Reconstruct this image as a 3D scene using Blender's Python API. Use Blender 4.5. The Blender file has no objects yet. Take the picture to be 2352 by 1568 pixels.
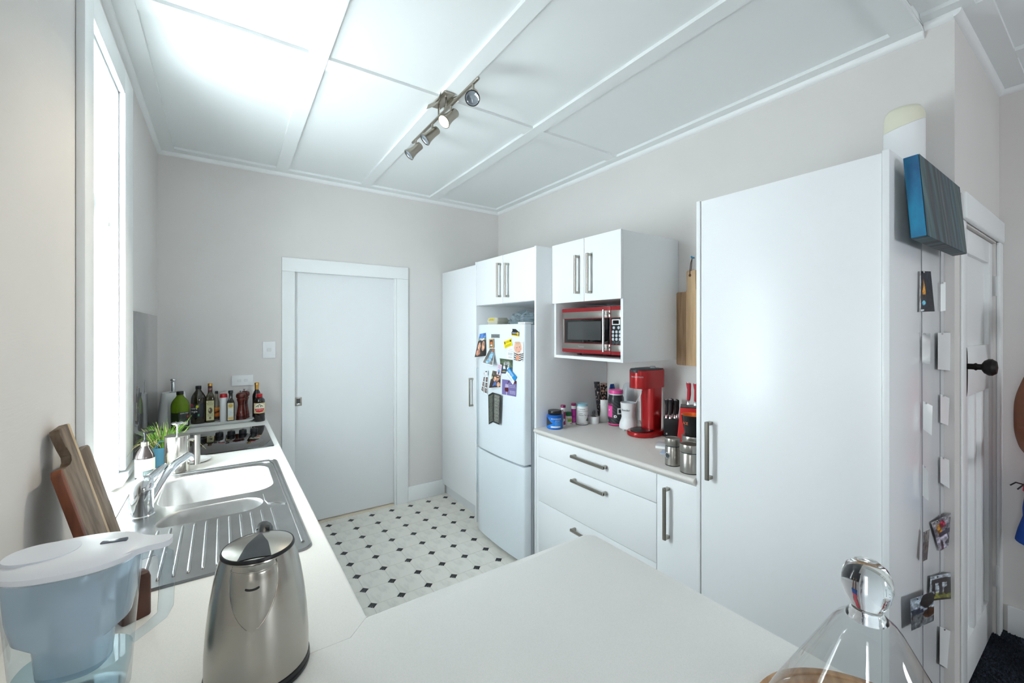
import bpy, bmesh, math, random
from math import sin, cos, pi, radians, atan2, hypot
from mathutils import Vector, Matrix

random.seed(7)
sc = bpy.context.scene
COL = sc.collection

# ------------------------------------------------------------------ camera, light, exposure
F, PX, PY, CH = 974.0, 1176.0, 758.0, 1.53          # focal length / principal point in pixels of 2352x1568, lens height
YAW = math.atan(666 / 974)
SY, CY = sin(YAW), cos(YAW)
cam = bpy.data.cameras.new('camera')
cam.sensor_width = 36
cam.lens = 36 * F / 2352
cam.shift_y = (PY - 784) / 2352
cam.clip_start = 0.01
camo = bpy.data.objects.new('camera', cam)
camo.location = (0, 0, CH)
camo.rotation_euler = (pi / 2, 0, -YAW)
COL.objects.link(camo)
sc.camera = camo

world = bpy.data.worlds.new('world')
sc.world = world
world.use_nodes = True
bg = world.node_tree.nodes['Background']
bg.inputs[0].default_value = (0.89, 0.955, 1.0, 1)
bg.inputs[1].default_value = 8.0

sun = bpy.data.lights.new('sun', 'SUN')
sun.energy = 9
sun.angle = radians(0.6)
sun.color = (1.0, 0.98, 0.96)
suno = bpy.data.objects.new('sun', sun)
suno.rotation_euler = Vector((1, -0.03, -1.75)).to_track_quat('-Z', 'Y').to_euler()
COL.objects.link(suno)


def portal(name, loc, d, sx, sy):
    l = bpy.data.lights.new(name, 'AREA')
    l.shape = 'RECTANGLE'
    l.size, l.size_y = sx, sy
    l.cycles.is_portal = True
    o = bpy.data.objects.new(name, l)
    o.location = loc
    o.rotation_euler = Vector(d).to_track_quat('-Z', 'Y').to_euler()
    COL.objects.link(o)


portal('kitchen_window_portal', (-0.53, 2.105, 1.72), (1, 0, 0), 0.56, 1.64)
portal('rear_slit_portal', (-0.57, -0.15, 1.5), (1, 0, 0), 0.16, 1.1)  # unseen slit in the left wall, its size tuned to balance the light
portal('rear_fill_portal', (1.8, -3.42, 1.5), (0, 1, 0), 0.7, 0.8)  # opening added in the unseen rear wall to let in fill light

sc.view_settings.view_transform = 'Standard'
sc.view_settings.look = 'None'
sc.view_settings.gamma = 1
sc.view_settings.use_curve_mapping = False
sc.view_settings.exposure = 1.84


# ------------------------------------------------------------------ helpers
def ray(u, v):
    a = (u - PX) / F
    return SY + a * CY, CY - a * SY, -(v - PY) / F


def at(u, v, ax, val):
    """pixel -> the point of that view ray on the plane ax = val"""
    r = ray(u, v)
    i = 'xyz'.index(ax)
    o = (0, 0, CH)
    t = (val - o[i]) / r[i]
    return Vector((r[0] * t, r[1] * t, CH + r[2] * t))


def item(u, vb, vt, w, z=0.9):
    """front-bottom pixel, top pixel row, pixel width, height of the support -> centre x, y, radius, height"""
    p = at(u, vb, 'z', z)
    dep = p.x * SY + p.y * CY
    n = hypot(p.x, p.y)
    r = w / 2 / F * dep * dep / n
    x, y = p.x * (1 + r / n), p.y * (1 + r / n)
    dep = x * SY + y * CY
    r = w / 2 / F * dep * dep / hypot(x, y)          # a cylinder off the axis is stretched by the wide lens
    return x, y, r, CH - (vt - PY) / F * dep - z


def facecam(x, y):
    return atan2(-x, y)


def lin(c):
    f = lambda v: v / 12.92 if v <= 0.04045 else ((v + 0.055) / 1.055) ** 2.4
    return tuple(f(v / 255) for v in c[:3])


MATS = {}


def mat(name, col=(200, 200, 200), rough=0.5, metal=0.0, spec=0.5, noise=None, bump=None, coat=0, trans=0, ior=1.45, emit=None, col2=None):
    """noise = (scale xyz, amount, detail) mixes towards col2 ; bump = (scale xyz, strength)"""
    if name in MATS:
        return MATS[name]
    m = bpy.data.materials.new(name)
    m.use_nodes = True
    nt = m.node_tree
    b = nt.nodes['Principled BSDF']
    c = lin(col)
    b.inputs['Base Color'].default_value = (*c, 1)
    b.inputs['Roughness'].default_value = rough
    b.inputs['Metallic'].default_value = metal
    b.inputs['Specular IOR Level'].default_value = spec
    b.inputs['Coat Weight'].default_value = coat
    b.inputs['Transmission Weight'].default_value = trans
    b.inputs['IOR'].default_value = ior
    if emit:
        b.inputs['Emission Color'].default_value = (*lin(emit[0]), 1)
        b.inputs['Emission Strength'].default_value = emit[1]
    tc = nt.nodes.new('ShaderNodeTexCoord') if (noise or bump) else None

    def tex(scale, detail=4):
        mp = nt.nodes.new('ShaderNodeMapping')
        mp.inputs['Scale'].default_value = scale
        nt.links.new(tc.outputs['Object'], mp.inputs[0])
        n = nt.nodes.new('ShaderNodeTexNoise')
        n.inputs['Scale'].default_value = 1
        n.inputs['Detail'].default_value = detail
        nt.links.new(mp.outputs[0], n.inputs['Vector'])
        return n
    if noise:
        n = tex(noise[0], noise[2] if len(noise) > 2 else 4)
        cr = nt.nodes.new('ShaderNodeValToRGB')
        c2 = lin(col2) if col2 else tuple(v * (1 - noise[1]) for v in c)
        lo, hi = (noise[3], noise[4]) if len(noise) > 4 else (0.35, 0.65)
        cr.color_ramp.elements[0].position = lo
        cr.color_ramp.elements[1].position = hi
        cr.color_ramp.elements[0].color = (*c2, 1)
        cr.color_ramp.elements[1].color = (*c, 1)
        nt.links.new(n.outputs['Fac'], cr.inputs[0])
        nt.links.new(cr.outputs[0], b.inputs['Base Color'])
    if bump:
        n = tex(bump[0], 3)
        bp = nt.nodes.new('ShaderNodeBump')
        bp.inputs['Strength'].default_value = bump[1]
        bp.inputs['Distance'].default_value = 0.002
        nt.links.new(n.outputs['Fac'], bp.inputs['Height'])
        nt.links.new(bp.outputs[0], b.inputs['Normal'])
    MATS[name] = m
    return m


def thin(name, tint=(235, 242, 245), rough=0.03, refl=1.0, body=0.0, bodycol=(230, 235, 240)):
    """thin clear sheet: straight-through light, Fresnel-weighted gloss, optionally some milky body"""
    if name in MATS:
        return MATS[name]
    m = bpy.data.materials.new(name)
    m.use_nodes = True
    nt = m.node_tree
    nt.nodes.remove(nt.nodes['Principled BSDF'])
    out = nt.nodes['Material Output']
    tr = nt.nodes.new('ShaderNodeBsdfTransparent')
    tr.inputs[0].default_value = (*lin(tint), 1)
    gl = nt.nodes.new('ShaderNodeBsdfGlossy')
    gl.inputs['Roughness'].default_value = rough
    lw = nt.nodes.new('ShaderNodeLayerWeight')           # Fresnel-like, the same from both sides of the sheet
    pw = nt.nodes.new('ShaderNodeMath')
    pw.operation = 'POWER'
    pw.inputs[1].default_value = 4.5
    nt.links.new(lw.outputs['Facing'], pw.inputs[0])
    mu = nt.nodes.new('ShaderNodeMath')
    mu.operation = 'MULTIPLY_ADD'
    mu.inputs[1].default_value = refl * 0.85
    mu.inputs[2].default_value = refl * 0.035
    nt.links.new(pw.outputs[0], mu.inputs[0])
    base = tr
    if body:
        df = nt.nodes.new('ShaderNodeBsdfDiffuse')
        df.inputs[0].default_value = (*lin(bodycol), 1)
        tl = nt.nodes.new('ShaderNodeBsdfTranslucent')
        tl.inputs[0].default_value = (*lin(bodycol), 1)
        m0 = nt.nodes.new('ShaderNodeMixShader')
        m0.inputs[0].default_value = 0.5
        nt.links.new(df.outputs[0], m0.inputs[1])
        nt.links.new(tl.outputs[0], m0.inputs[2])
        m1 = nt.nodes.new('ShaderNodeMixShader')
        m1.inputs[0].default_value = body
        nt.links.new(tr.outputs[0], m1.inputs[1])
        nt.links.new(m0.outputs[0], m1.inputs[2])
        base = m1
    mx = nt.nodes.new('ShaderNodeMixShader')
    nt.links.new(mu.outputs[0], mx.inputs[0])
    nt.links.new(base.outputs[0], mx.inputs[1])
    nt.links.new(gl.outputs[0], mx.inputs[2])
    nt.links.new(mx.outputs[0], out.inputs[0])
    MATS[name] = m
    return m


def print_mat(rough=0.45):
    name = 'printed_%d' % round(rough * 100)
    if name in MATS:
        return MATS[name]
    m = mat(name, (255, 255, 255), rough)
    nt = m.node_tree
    a = nt.nodes.new('ShaderNodeAttribute')
    a.attribute_name = 'Col'
    nt.links.new(a.outputs['Color'], nt.nodes['Principled BSDF'].inputs['Base Color'])
    return m


def root_loc(p):
    while p is not None and p.parent is not None:
        p = p.parent
    return p.location.copy() if p is not None else Vector((0, 0, 0))


def link(name, me, parent=None):
    o = bpy.data.objects.new(name, me)
    COL.objects.link(o)
    if parent is not None:
        o.parent = parent
    return o


def tag(o, label=None, cat=None, group=None, kind=None):
    if label:
        o['label'] = label
    if cat:
        o['category'] = cat
    if group:
        o['group'] = group
    if kind:
        o['kind'] = kind
    return o


def thing(name, label, cat=None, loc=(0, 0, 0), rz=0, group=None, kind=None):
    o = bpy.data.objects.new(name, None)
    o.empty_display_size = 0.05
    COL.objects.link(o)
    o.location = loc
    o.rotation_euler = (0, 0, rz)
    return tag(o, label, cat, group, kind)


def copy_tree(o, parent=None):
    c = o.copy()
    COL.objects.link(c)
    c.parent = parent
    for ch in list(o.children):
        copy_tree(ch, c)
    return c


class M:
    def __init__(s):
        s.bm = bmesh.new()

    def faces(s, vs, fs):
        v = [s.bm.verts.new(p) for p in vs]
        out = []
        for f in fs:
            try:
                out.append(s.bm.faces.new([v[i] for i in f]))
            except ValueError:
                pass
        return v, out

    def box(s, x0, x1, y0, y1, z0, z1, bev=0, seg=2):
        vs = [(x, y, z) for x in (x0, x1) for y in (y0, y1) for z in (z0, z1)]
        v, f = s.faces(vs, [(0, 1, 3, 2), (4, 6, 7, 5), (0, 4, 5, 1), (2, 3, 7, 6), (0, 2, 6, 4), (1, 5, 7, 3)])
        if bev:
            ed = list({e for q in f for e in q.edges})
            bmesh.ops.bevel(s.bm, geom=ed, offset=bev, segments=seg, affect='EDGES', profile=0.5, clamp_overlap=True)
        return s

    def prism(s, pts, ax, lo, hi, bev=0, seg=2, skip=None):
        mp = {'z': lambda a, b, h: (a, b, h), 'x': lambda a, b, h: (h, a, b), 'y': lambda a, b, h: (a, h, b)}[ax]
        n = len(pts)
        vs = [mp(a, b, lo) for a, b in pts] + [mp(a, b, hi) for a, b in pts]
        fs = [tuple(range(n)), tuple(range(n, 2 * n))[::-1]] + [(i, i + n, (i + 1) % n + n, (i + 1) % n) for i in range(n)]
        v, f = s.faces(vs, fs)
        if bev:
            ed = list({e for q in f[:2] for e in q.edges})
            if skip:
                ed = [e for e in ed if not skip((e.verts[0].co + e.verts[1].co) / 2)]
            bmesh.ops.bevel(s.bm, geom=ed, offset=bev, segments=seg, affect='EDGES', profile=0.5, clamp_overlap=True)
        return s

    def loft(s, loops, cap0=True, cap1=True, closed=True):
        n = len(loops[0])
        vs = [p for l in loops for p in l]
        fs = []
        for k in range(len(loops) - 1):
            for i in range(n if closed else n - 1):
                j = (i + 1) % n
                fs.append((k * n + i, k * n + j, (k + 1) * n + j, (k + 1) * n + i))
        if cap0:
            fs.append(tuple(range(n))[::-1])
        if cap1:
            fs.append(tuple(range((len(loops) - 1) * n, len(loops) * n)))
        s.faces(vs, fs)
        return s

    def lathe(s, prof, c=(0, 0, 0), seg=24, ax='z', sx=1, sy=1, cap0=True, cap1=True):
        loops = []
        for r, z in prof:
            l = []
            for i in range(seg):
                a = 2 * pi * i / seg
                p = (max(r, 1e-5) * cos(a) * sx, max(r, 1e-5) * sin(a) * sy, z)
                if ax == 'x':
                    p = (p[2], p[0], p[1])
                elif ax == 'y':
                    p = (p[1], p[2], p[0])
                l.append((p[0] + c[0], p[1] + c[1], p[2] + c[2]))
            loops.append(l)
        return s.loft(loops, cap0, cap1)

    def tube(s, pts, r, seg=8, closed=False, flat=1.0):
        P = [Vector(p) for p in pts]
        n = len(P)
        rs = r if isinstance(r, (list, tuple)) else [r] * n
        T = []
        for i in range(n):
            a = P[(i - 1) % n] if (closed or i) else P[i]
            b = P[(i + 1) % n] if (closed or i < n - 1) else P[i]
            T.append((b - a).normalized())
        nrm = T[0].orthogonal().normalized()
        loops = []
        for i in range(n):
            nrm = (nrm - T[i] * nrm.dot(T[i]))
            nrm = nrm.normalized() if nrm.length > 1e-6 else T[i].orthogonal().normalized()
            bi = T[i].cross(nrm)
            loops.append([P[i] + nrm * rs[i] * cos(2 * pi * k / seg) + bi * rs[i] * flat * sin(2 * pi * k / seg) for k in range(seg)])
        if closed:
            loops.append(loops[0])
        return s.loft(loops, not closed, not closed)

    def grid(s, fn, nu, nv):
        vs = [fn(i / nu, j / nv) for j in range(nv + 1) for i in range(nu + 1)]
        fs = [(j * (nu + 1) + i, j * (nu + 1) + i + 1, (j + 1) * (nu + 1) + i + 1, (j + 1) * (nu + 1) + i) for j in range(nv) for i in range(nu)]
        s.faces(vs, fs)
        return s

    def xf(s, m):
        bmesh.ops.transform(s.bm, matrix=m, verts=s.bm.verts)
        return s

    def build(s, name, m, parent=None, w=False, smooth=35, kind=None, label=None, recalc=True, weld=False):
        bm = s.bm
        if weld:
            bmesh.ops.remove_doubles(bm, verts=bm.verts, dist=1e-5)
        if recalc:
            bmesh.ops.recalc_face_normals(bm, faces=bm.faces)
        if w and parent is not None:
            bmesh.ops.translate(bm, vec=-root_loc(parent), verts=bm.verts)
        me = bpy.data.meshes.new(name)
        bm.to_mesh(me)
        bm.free()
        me.materials.append(m)
        if smooth:
            me.shade_smooth()
            me.set_sharp_from_angle(angle=radians(smooth))
        o = link(name, me, parent)
        if kind:
            o['kind'] = kind
        if label:
            o['label'] = label
        return o


def rrect(x0, x1, y0, y1, r, n=6):
    out = []
    for cx, cy, a0 in ((x1 - r, y1 - r, 0), (x0 + r, y1 - r, 90), (x0 + r, y0 + r, 180), (x1 - r, y0 + r, 270)):
        for i in range(n + 1):
            a = radians(a0 + 90 * i / n)
            out.append((cx + r * cos(a), cy + r * sin(a)))
    return out


def sell(a, b, n=32, e=2.0, cx=0, cy=0):
    """superellipse loop"""
    out = []
    for i in range(n):
        t = 2 * pi * i / n
        c, d = cos(t), sin(t)
        out.append((cx + a * math.copysign(abs(c) ** (2 / e), c), cy + b * math.copysign(abs(d) ** (2 / e), d)))
    return out


def l3(loop, z):
    return [(a, b, z) for a, b in loop]


def sheet(name, fn, colfn, parent, nu=24, nv=32, rough=0.45, w=False, back=None, label=None):
    """thin printed sheet; colfn(u, v) -> 0-255 colour ; v runs bottom to top"""
    me = bpy.data.meshes.new(name)
    off = root_loc(parent) if (w and parent is not None) else Vector((0, 0, 0))
    vs = [Vector(fn(i / nu, j / nv)) - off for j in range(nv + 1) for i in range(nu + 1)]
    fs = [(j * (nu + 1) + i, j * (nu + 1) + i + 1, (j + 1) * (nu + 1) + i + 1, (j + 1) * (nu + 1) + i) for j in range(nv) for i in range(nu)]
    me.from_pydata([tuple(v) for v in vs], [], fs)
    at_ = me.color_attributes.new('Col', 'FLOAT_COLOR', 'POINT')
    data = []
    for j in range(nv + 1):
        for i in range(nu + 1):
            q4 = [lin(colfn(min(1, max(0, (i + a) / nu)), min(1, max(0, (j + b) / nv)))) for a in (-0.27, 0.27) for b in (-0.27, 0.27)]
            data.extend((*(sum(c[k_] for c in q4) / 4 for k_ in range(3)), 1))
    at_.data.foreach_set('color', data)
    me.materials.append(print_mat(rough))
    me.shade_smooth()
    o = link(name, me, parent)
    if label:
        o['label'] = label
    return o


def inpoly(u, v, pts):
    k = False
    j = len(pts) - 1
    for i in range(len(pts)):
        a, b = pts[i], pts[j]
        if (a[1] > v) != (b[1] > v) and u < (b[0] - a[0]) * (v - a[1]) / (b[1] - a[1]) + a[0]:
            k = not k
        j = i
    return k


def pic(base, shapes):
    def fn(u, v):
        c = base(u, v) if callable(base) else base
        for s in shapes:
            if s[0] == 'r' and s[1] <= u <= s[3] and s[2] <= v <= s[4]:
                c = s[5]
            elif s[0] == 'e' and ((u - s[1]) / s[3]) ** 2 + ((v - s[2]) / s[4]) ** 2 <= 1:
                c = s[5]
            elif s[0] == 'p' and inpoly(u, v, s[1]):
                c = s[2]
            elif s[0] == 'l':      # rows of small print: u0 v0 u1 v1 rows colour
                if s[1] <= u <= s[3] and s[2] <= v <= s[4]:
                    t = (v - s[2]) / (s[4] - s[2]) * s[5]
                    if t % 1 < 0.5 and (sin(u * 97 + int(t) * 5.3) > -0.5):
                        c = s[6]
        return c
    return fn


def wrap(r, z0, z1, a0, a1, sx=1, sy=1):
    """cylinder patch; angle 0 is the front (-Y), positive to the viewer's right"""
    def fn(u, v):
        a = radians(a0 + (a1 - a0) * u)
        return (r * sin(a) * sx, -r * cos(a) * sy, z0 + (z1 - z0) * v)
    return fn


TEXT = {}


def text_geo(s, size):
    key = (s, size)
    if key not in TEXT:
        cu = bpy.data.curves.new('lettering', 'FONT')
        cu.body = s
        cu.size = size
        cu.align_x = 'CENTER'
        cu.align_y = 'CENTER'
        cu.resolution_u = 2
        o = bpy.data.objects.new('lettering', cu)
        me = bpy.data.meshes.new_from_object(o)
        TEXT[key] = ([v.co.copy() for v in me.vertices], [tuple(p.vertices) for p in me.polygons])
        bpy.data.meshes.remove(me)
        bpy.data.objects.remove(o)
        bpy.data.curves.remove(cu)
    return TEXT[key]


def lettering(s, size, fn, m, parent, w=False, name='lettering', stretch=1.0):
    """fn(x, y) -> point on the carrier surface"""
    vs, fs = text_geo(s, size)
    off = root_loc(parent) if w else Vector((0, 0, 0))
    me = bpy.data.meshes.new(name)
    me.from_pydata([tuple(Vector(fn(v.x * stretch, v.y)) - off) for v in vs], [], fs)
    me.materials.append(m)
    return link(name, me, parent)


def on_cyl(r, zc, a=0, up=False):
    if up:
        return lambda x, y: (r * sin(radians(a) - y / r), -r * cos(radians(a) - y / r), zc + x)
    return lambda x, y: (r * sin(radians(a) + x / r), -r * cos(radians(a) + x / r), zc + y)


# ------------------------------------------------------------------ materials
WALL = mat('wall_paint', (222, 218, 215), 0.75, noise=((3, 3, 3), 0.025), bump=((30, 30, 240), 0.12))
WHITE = mat('white_gloss_paint', (238, 240, 240), 0.38, bump=((14, 14, 14), 0.05))
CEIL = mat('ceiling_paint', (234, 237, 237), 0.5, bump=((6, 6, 6), 0.06))
MELA = mat('white_melamine', (239, 241, 243), 0.32, bump=((300, 300, 300), 0.03))
MELB = mat('carcass_white', (232, 233, 234), 0.4)
EDGE = mat('edge_white', (226, 228, 230), 0.4)
WORK = mat('worktop_laminate', (244, 243, 239), 0.42, noise=((420, 420, 420), 0.05, 2, 0.3, 0.6), bump=((900, 900, 900), 0.03))
WORKR = mat('grey_worktop_laminate', (222, 217, 212), 0.4, noise=((380, 380, 380), 0.08, 2, 0.3, 0.6))
STEEL = mat('brushed_steel', (176, 172, 166), 0.3, 1.0, noise=((4, 4, 4), 0.1), bump=((40, 40, 900), 0.04))
SINKM = mat('sink_steel', (172, 172, 172), 0.3, 1.0, noise=((9, 9, 9), 0.12), bump=((300, 20, 300), 0.06))
BOWLM = mat('sink_bowl_steel', (190, 190, 189), 0.45, 0.7, noise=((14, 14, 14), 0.12))
NICKEL = mat('satin_nickel', (168, 161, 150), 0.28, 1.0)
HANDLE = mat('handle_steel', (165, 160, 152), 0.26, 1.0)
CHROME = mat('chrome', (225, 228, 230), 0.06, 1.0)
BLACKP = mat('black_plastic', (24, 25, 28), 0.35)
DARKP = mat('charcoal_plastic', (62, 66, 70), 0.4)
BLKGL = mat('black_glass', (6, 6, 8), 0.03, spec=0.6, coat=0.3)
WPLAS = mat('white_plastic', (236, 237, 238), 0.3)
FRIDGE = mat('fridge_enamel', (226, 234, 240), 0.2, coat=0.2)
GASK = mat('fridge_seal', (150, 165, 175), 0.5)
RED = mat('red_enamel', (172, 22, 26), 0.25, 0.25, coat=0.3)
REDP = mat('red_plastic', (190, 26, 34), 0.35)
DRED = mat('dark_red_metal', (150, 30, 36), 0.35, 0.2)
GREY = mat('grey_print', (70, 74, 78), 0.5)
INK = mat('black_ink', (20, 20, 22), 0.5)
WINK = mat('white_ink', (238, 238, 236), 0.5)
PINK = mat('pink_plastic', (236, 82, 160), 0.35)
GOLD = mat('gold_cap', (196, 150, 78), 0.3, 0.8)
GLASS = thin('clear_glass', (238, 245, 247))
PANE = thin('window_glass', (246, 250, 250))
PLEXI = thin('clear_plastic', (243, 248, 251), 0.05)
PAPER = mat('white_paper', (240, 240, 238), 0.6)
SKIN = mat('skin', (128, 82, 60), 0.5, noise=((20, 20, 20), 0.06))


def wood(name, c1, c2, sc_, rough=0.5):
    return mat(name, c1, rough, noise=(sc_, 0, 5, 0.38, 0.62), col2=c2, bump=(tuple(v * 3 for v in sc_), 0.08))


# ------------------------------------------------------------------ the room
XL, YB, XR = -0.354, 3.647, 2.323
ZC, ZB = 2.738, 2.722                       # ceiling sheets / underside of battens
YR = 0.385                                  # plane of the wall with the panelled door
XP = 3.29
ST = 'structure'

# floor
fl = tag(M().box(-0.56, 2.32, 0.28, 3.9, -0.05, 0).build('floor', mat('vinyl_joint', (190, 186, 178), 0.5), smooth=0), 'cream vinyl floor of octagon tiles with small black diamond insets', kind=ST)
TILE = mat('octagon_vinyl', (238, 234, 225), 0.38, noise=((26, 9, 9), 0.12, 6, 0.36, 0.52))
DIAM = mat('black_inset', (30, 31, 33), 0.4, noise=((90, 90, 90), 0, 3, 0.36, 0.4), col2=(150, 150, 150))
PT = 0.1662
k, g = 0.0265, 0.0008
h = PT / 2 - g
octo = [(h, -h + k), (h, h - k), (h - k, h), (-h + k, h), (-h, h - k), (-h, -h + k), (-h + k, -h), (h - k, -h)]
tile0 = M().prism(octo, 'z', 0, 0.0016).build('floor_tile', TILE, fl, smooth=0)
d0 = k - g
ins0 = M().prism([(d0, 0), (0, d0), (-d0, 0), (0, -d0)], 'z', 0, 0.0016).build('tile_inset', DIAM, fl, smooth=0)
first = [True, True]
for i in range(-3, 7):
    for j in range(-8, 8):
        x, y = 0.690 + i * PT, 2.3835 + j * PT
        if x < 1.76 and y < 3.72:
            o = ins0 if first[0] else link('tile_inset', ins0.data, fl)
            first[0] = False
            o.location = (x, y, 0)
        if x + PT / 2 < 1.78 and y < 3.6:
            o = tile0 if first[1] else link('floor_tile', tile0.data, fl)
            first[1] = False
            o.location = (x + PT / 2, y + PT / 2, 0)
CARP = mat('navy_carpet', (30, 36, 46), 0.95, noise=((160, 160, 160), 0.5, 6), bump=((260, 260, 260), 1.0))
cf = M()
cf.prism([(-0.56, -3.4), (XP + 0.2, -3.4), (XP + 0.2, YR + 0.2), (2.3205, YR + 0.2), (2.3205, 0.2795), (-0.56, 0.2795)], 'z', -0.05, 0.004)
carpet = tag(cf.build('floor_carpet', CARP, smooth=0), 'dark navy carpet in front of the panelled door', kind=ST)
tuft = M()
rt = random.Random(3)
for q in range(5200):
    x, y = rt.uniform(2.6, XP - 0.02), rt.uniform(0.02, YR + 0.02)
    a, hgt = rt.uniform(0, 6.28), rt.uniform(0.005, 0.012)
    dx, dy = 0.005 * cos(a), 0.005 * sin(a)
    lx, ly = rt.uniform(-.006, .006), rt.uniform(-.006, .006)
    tuft.faces([(x - dx, y - dy, 0.003), (x + dx, y + dy, 0.003), (x + lx, y + ly, 0.003 + hgt)], [(0, 1, 2)])
tuft.build('carpet_pile', mat('carpet_pile', (44, 52, 64), 0.95), carpet, smooth=0, kind='stuff', recalc=False)

# walls
wl = M()
for y0, y1, z0, z1 in ((-3.4, -0.23, 0, 2.9), (-0.23, -0.07, 0, 0.95), (-0.23, -0.07, 2.05, 2.9), (-0.07, 1.835, 0, 2.9), (1.835, 2.375, 0, 0.915),  # the narrow gap beside the camera is an unseen slit shaped for the light
                       (1.835, 2.375, 2.52, 2.9), (2.375, 3.9, 0, 2.9)):
    wl.box(-0.56, XL, y0, y1, z0, z1)
tag(wl.build('wall_left', WALL, smooth=0), 'pale grey left wall with the bright window', kind=ST)
wb = M()
for x0, x1, z0, z1 in ((XL, 0.450, 0, 2.9), (0.450, 1.258, 1.995, 2.9), (1.258, 2.55, 0, 2.9)):
    wb.box(x0, x1, YB, YB + 0.12, z0, z1)
wb.box(0.3, 1.4, YB + 0.121, YB + 0.14, 0, 2.2)
tag(wb.build('wall_back', WALL, smooth=0), 'warm grey back wall around the sliding door', kind=ST)
tag(M().box(XR, XR + 0.1, YR, 3.9, 0, 2.9).build('wall_right', WALL, smooth=0), 'pale grey right wall behind the cupboards and fridge', kind=ST)
wp = M()
for x0, x1, z0, z1 in ((XR + 0.1, 2.48, 0, 2.9), (2.48, 3.205, 1.965, 2.9), (3.205, XP, 0, 2.9)):
    wp.box(x0, x1, YR, YR + 0.12, z0, z1)
wp.box(2.47, XP, YR + 0.121, YR + 0.14, 0, 2.2)
tag(wp.build('wall_passage', WALL, smooth=0), 'grey wall holding the white panelled door', kind=ST)
wf = M()
for y0, y1, z0, z1 in ((-3.4, 0.6, 0, 2.9),):
    wf.box(XP, XP + 0.15, y0, y1, z0, z1)
tag(wf.build('wall_far_right', WALL, smooth=0), 'grey wall at the far right behind the person', kind=ST)
wr = M()
for x0, x1, z0, z1 in ((-0.56, 1.45, 0, 2.9), (1.45, 2.15, 0, 1.1), (1.45, 2.15, 1.9, 2.9), (2.15, XP + 0.15, 0, 2.9)):  # the gap is an added opening, sized for fill light
    wr.box(x0, x1, -3.52, -3.4, z0, z1)
tag(wr.build('wall_rear', WALL, smooth=0), 'wall of the adjoining room behind the viewpoint', kind=ST)

tag(M().box(-0.96, -0.5605, -3.5, 3.9, 2.75, 2.8).build('trim_sun_block', WHITE, smooth=0), 'unseen white eave added outside to block sun through the upper pane', kind=ST)  # out of view, added to keep the upper pane's sun patch off the floor

# ceiling with battens
ce = tag(M().box(-0.56, XR + 0.15, 0.47, 3.9, ZC, ZC + 0.1).build('ceiling', CEIL, smooth=0), 'white panelled kitchen ceiling with flat battens', kind=ST)


def batten(x0, x1, y0, y1, par=ce, z0=ZB, z1=ZC + 0.004, name='ceiling_batten', sk=0.0):
    xs = lambda x, y: x + sk * (y - 1.6)
    vs = [(xs(x, y), y, z) for x in (x0, x1) for y in (y0, y1) for z in (z0, z1)]
    m = M()
    m.faces(vs, [(0, 1, 3, 2), (4, 6, 7, 5), (0, 4, 5, 1), (2, 3, 7, 6), (0, 2, 6, 4), (1, 5, 7, 3)])
    return m.build(name, CEIL, par, smooth=0)


SK = 0.0135
bx = [(0.303, 0.381), (0.911, 0.988), (1.515, 1.592)]
for a, b in bx:
    batten(a, b, 0.5561, 3.5599, sk=SK)
batten(XL, -0.262, 0.47, 3.647, name='border_board')
batten(2.243, XR, 0.47, 3.647, name='border_board')
batten(-0.2615, 2.2425, 3.56, 3.647, name='border_board')
batten(-0.2615, 2.2425, 0.471, 0.556, name='border_board')
yc0, yc1 = 2.004, 2.094
so = SK * 0.45
for a, b in ((-0.2615, 0.3025 + so), (0.3815 + so, 0.9105 + so), (0.9885 + so, 1.5145 + so), (1.5925 + so, 2.2425)):
    batten(a, b, yc0, yc1, z0=ZB + 0.002, name='cross_batten')
# the drop towards the adjoining room and its slightly higher ceiling
ZD = 0.027
ce2 = M()
ce2.box(-0.56, XP + 0.15, -3.52, 0.4695, ZC + ZD, ZC + 0.1)
ce2 = tag(ce2.build('ceiling_adjoining', CEIL, smooth=0), 'white batten ceiling of the adjoining room at the upper right', kind=ST)
for a, b, c, d in ((2.25, XR, 0.33, 0.469), (2.06, 2.14, -1.5, 0.469), (XR + 0.0005, XP, 0.29, YR), (2.86, 2.94, -1.5, 0.2895), (3.2, XP, -1.5, 0.2895)):
    batten(a, b, c, d, par=ce2, z0=ZB + ZD, z1=ZC + ZD + 0.004)


def cornice(name, p, q, inward, zt, where, sz=0.022):
    """quarter round along p->q, inward = unit vector away from the wall"""
    m = M()
    prof = [(0.0, 0.0), (sz, 0.0), (sz * 0.93, -sz * 0.42), (sz * 0.7, -sz * 0.8), (sz * 0.35, -sz * 1.0), (0.0, -sz * 1.08)]
    loops = []
    for e in (p, q):
        loops.append([(e[0] + inward[0] * a, e[1] + inward[1] * a, zt + b) for a, b in prof])
    m.loft(loops)
    return tag(m.build(name, WHITE, smooth=40), 'white rounded cornice strip ' + where, kind=ST)


cornice('trim_1', (XL, 0.47), (XL, YB), (1, 0), ZB, 'along the top of the window wall')
cornice('trim_2', (XL, YB), (XR, YB), (0, -1), ZB, 'along the top of the back wall')
cornice('trim_3', (XR, 0.47), (XR, YB), (-1, 0), ZB, 'above the cupboards on the right wall')
cornice('trim_4', (XR, YR), (XR, 0.469), (-1, 0), ZB + ZD, 'short return beside the ceiling drop')
cornice('trim_5', (XR - 0.022, YR), (XP, YR), (0, -1), ZB + ZD, 'above the panelled door')
cornice('trim_6', (XP, -3.4), (XP, YR), (-1, 0), ZB + ZD, 'at the top of the far right wall')

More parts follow.
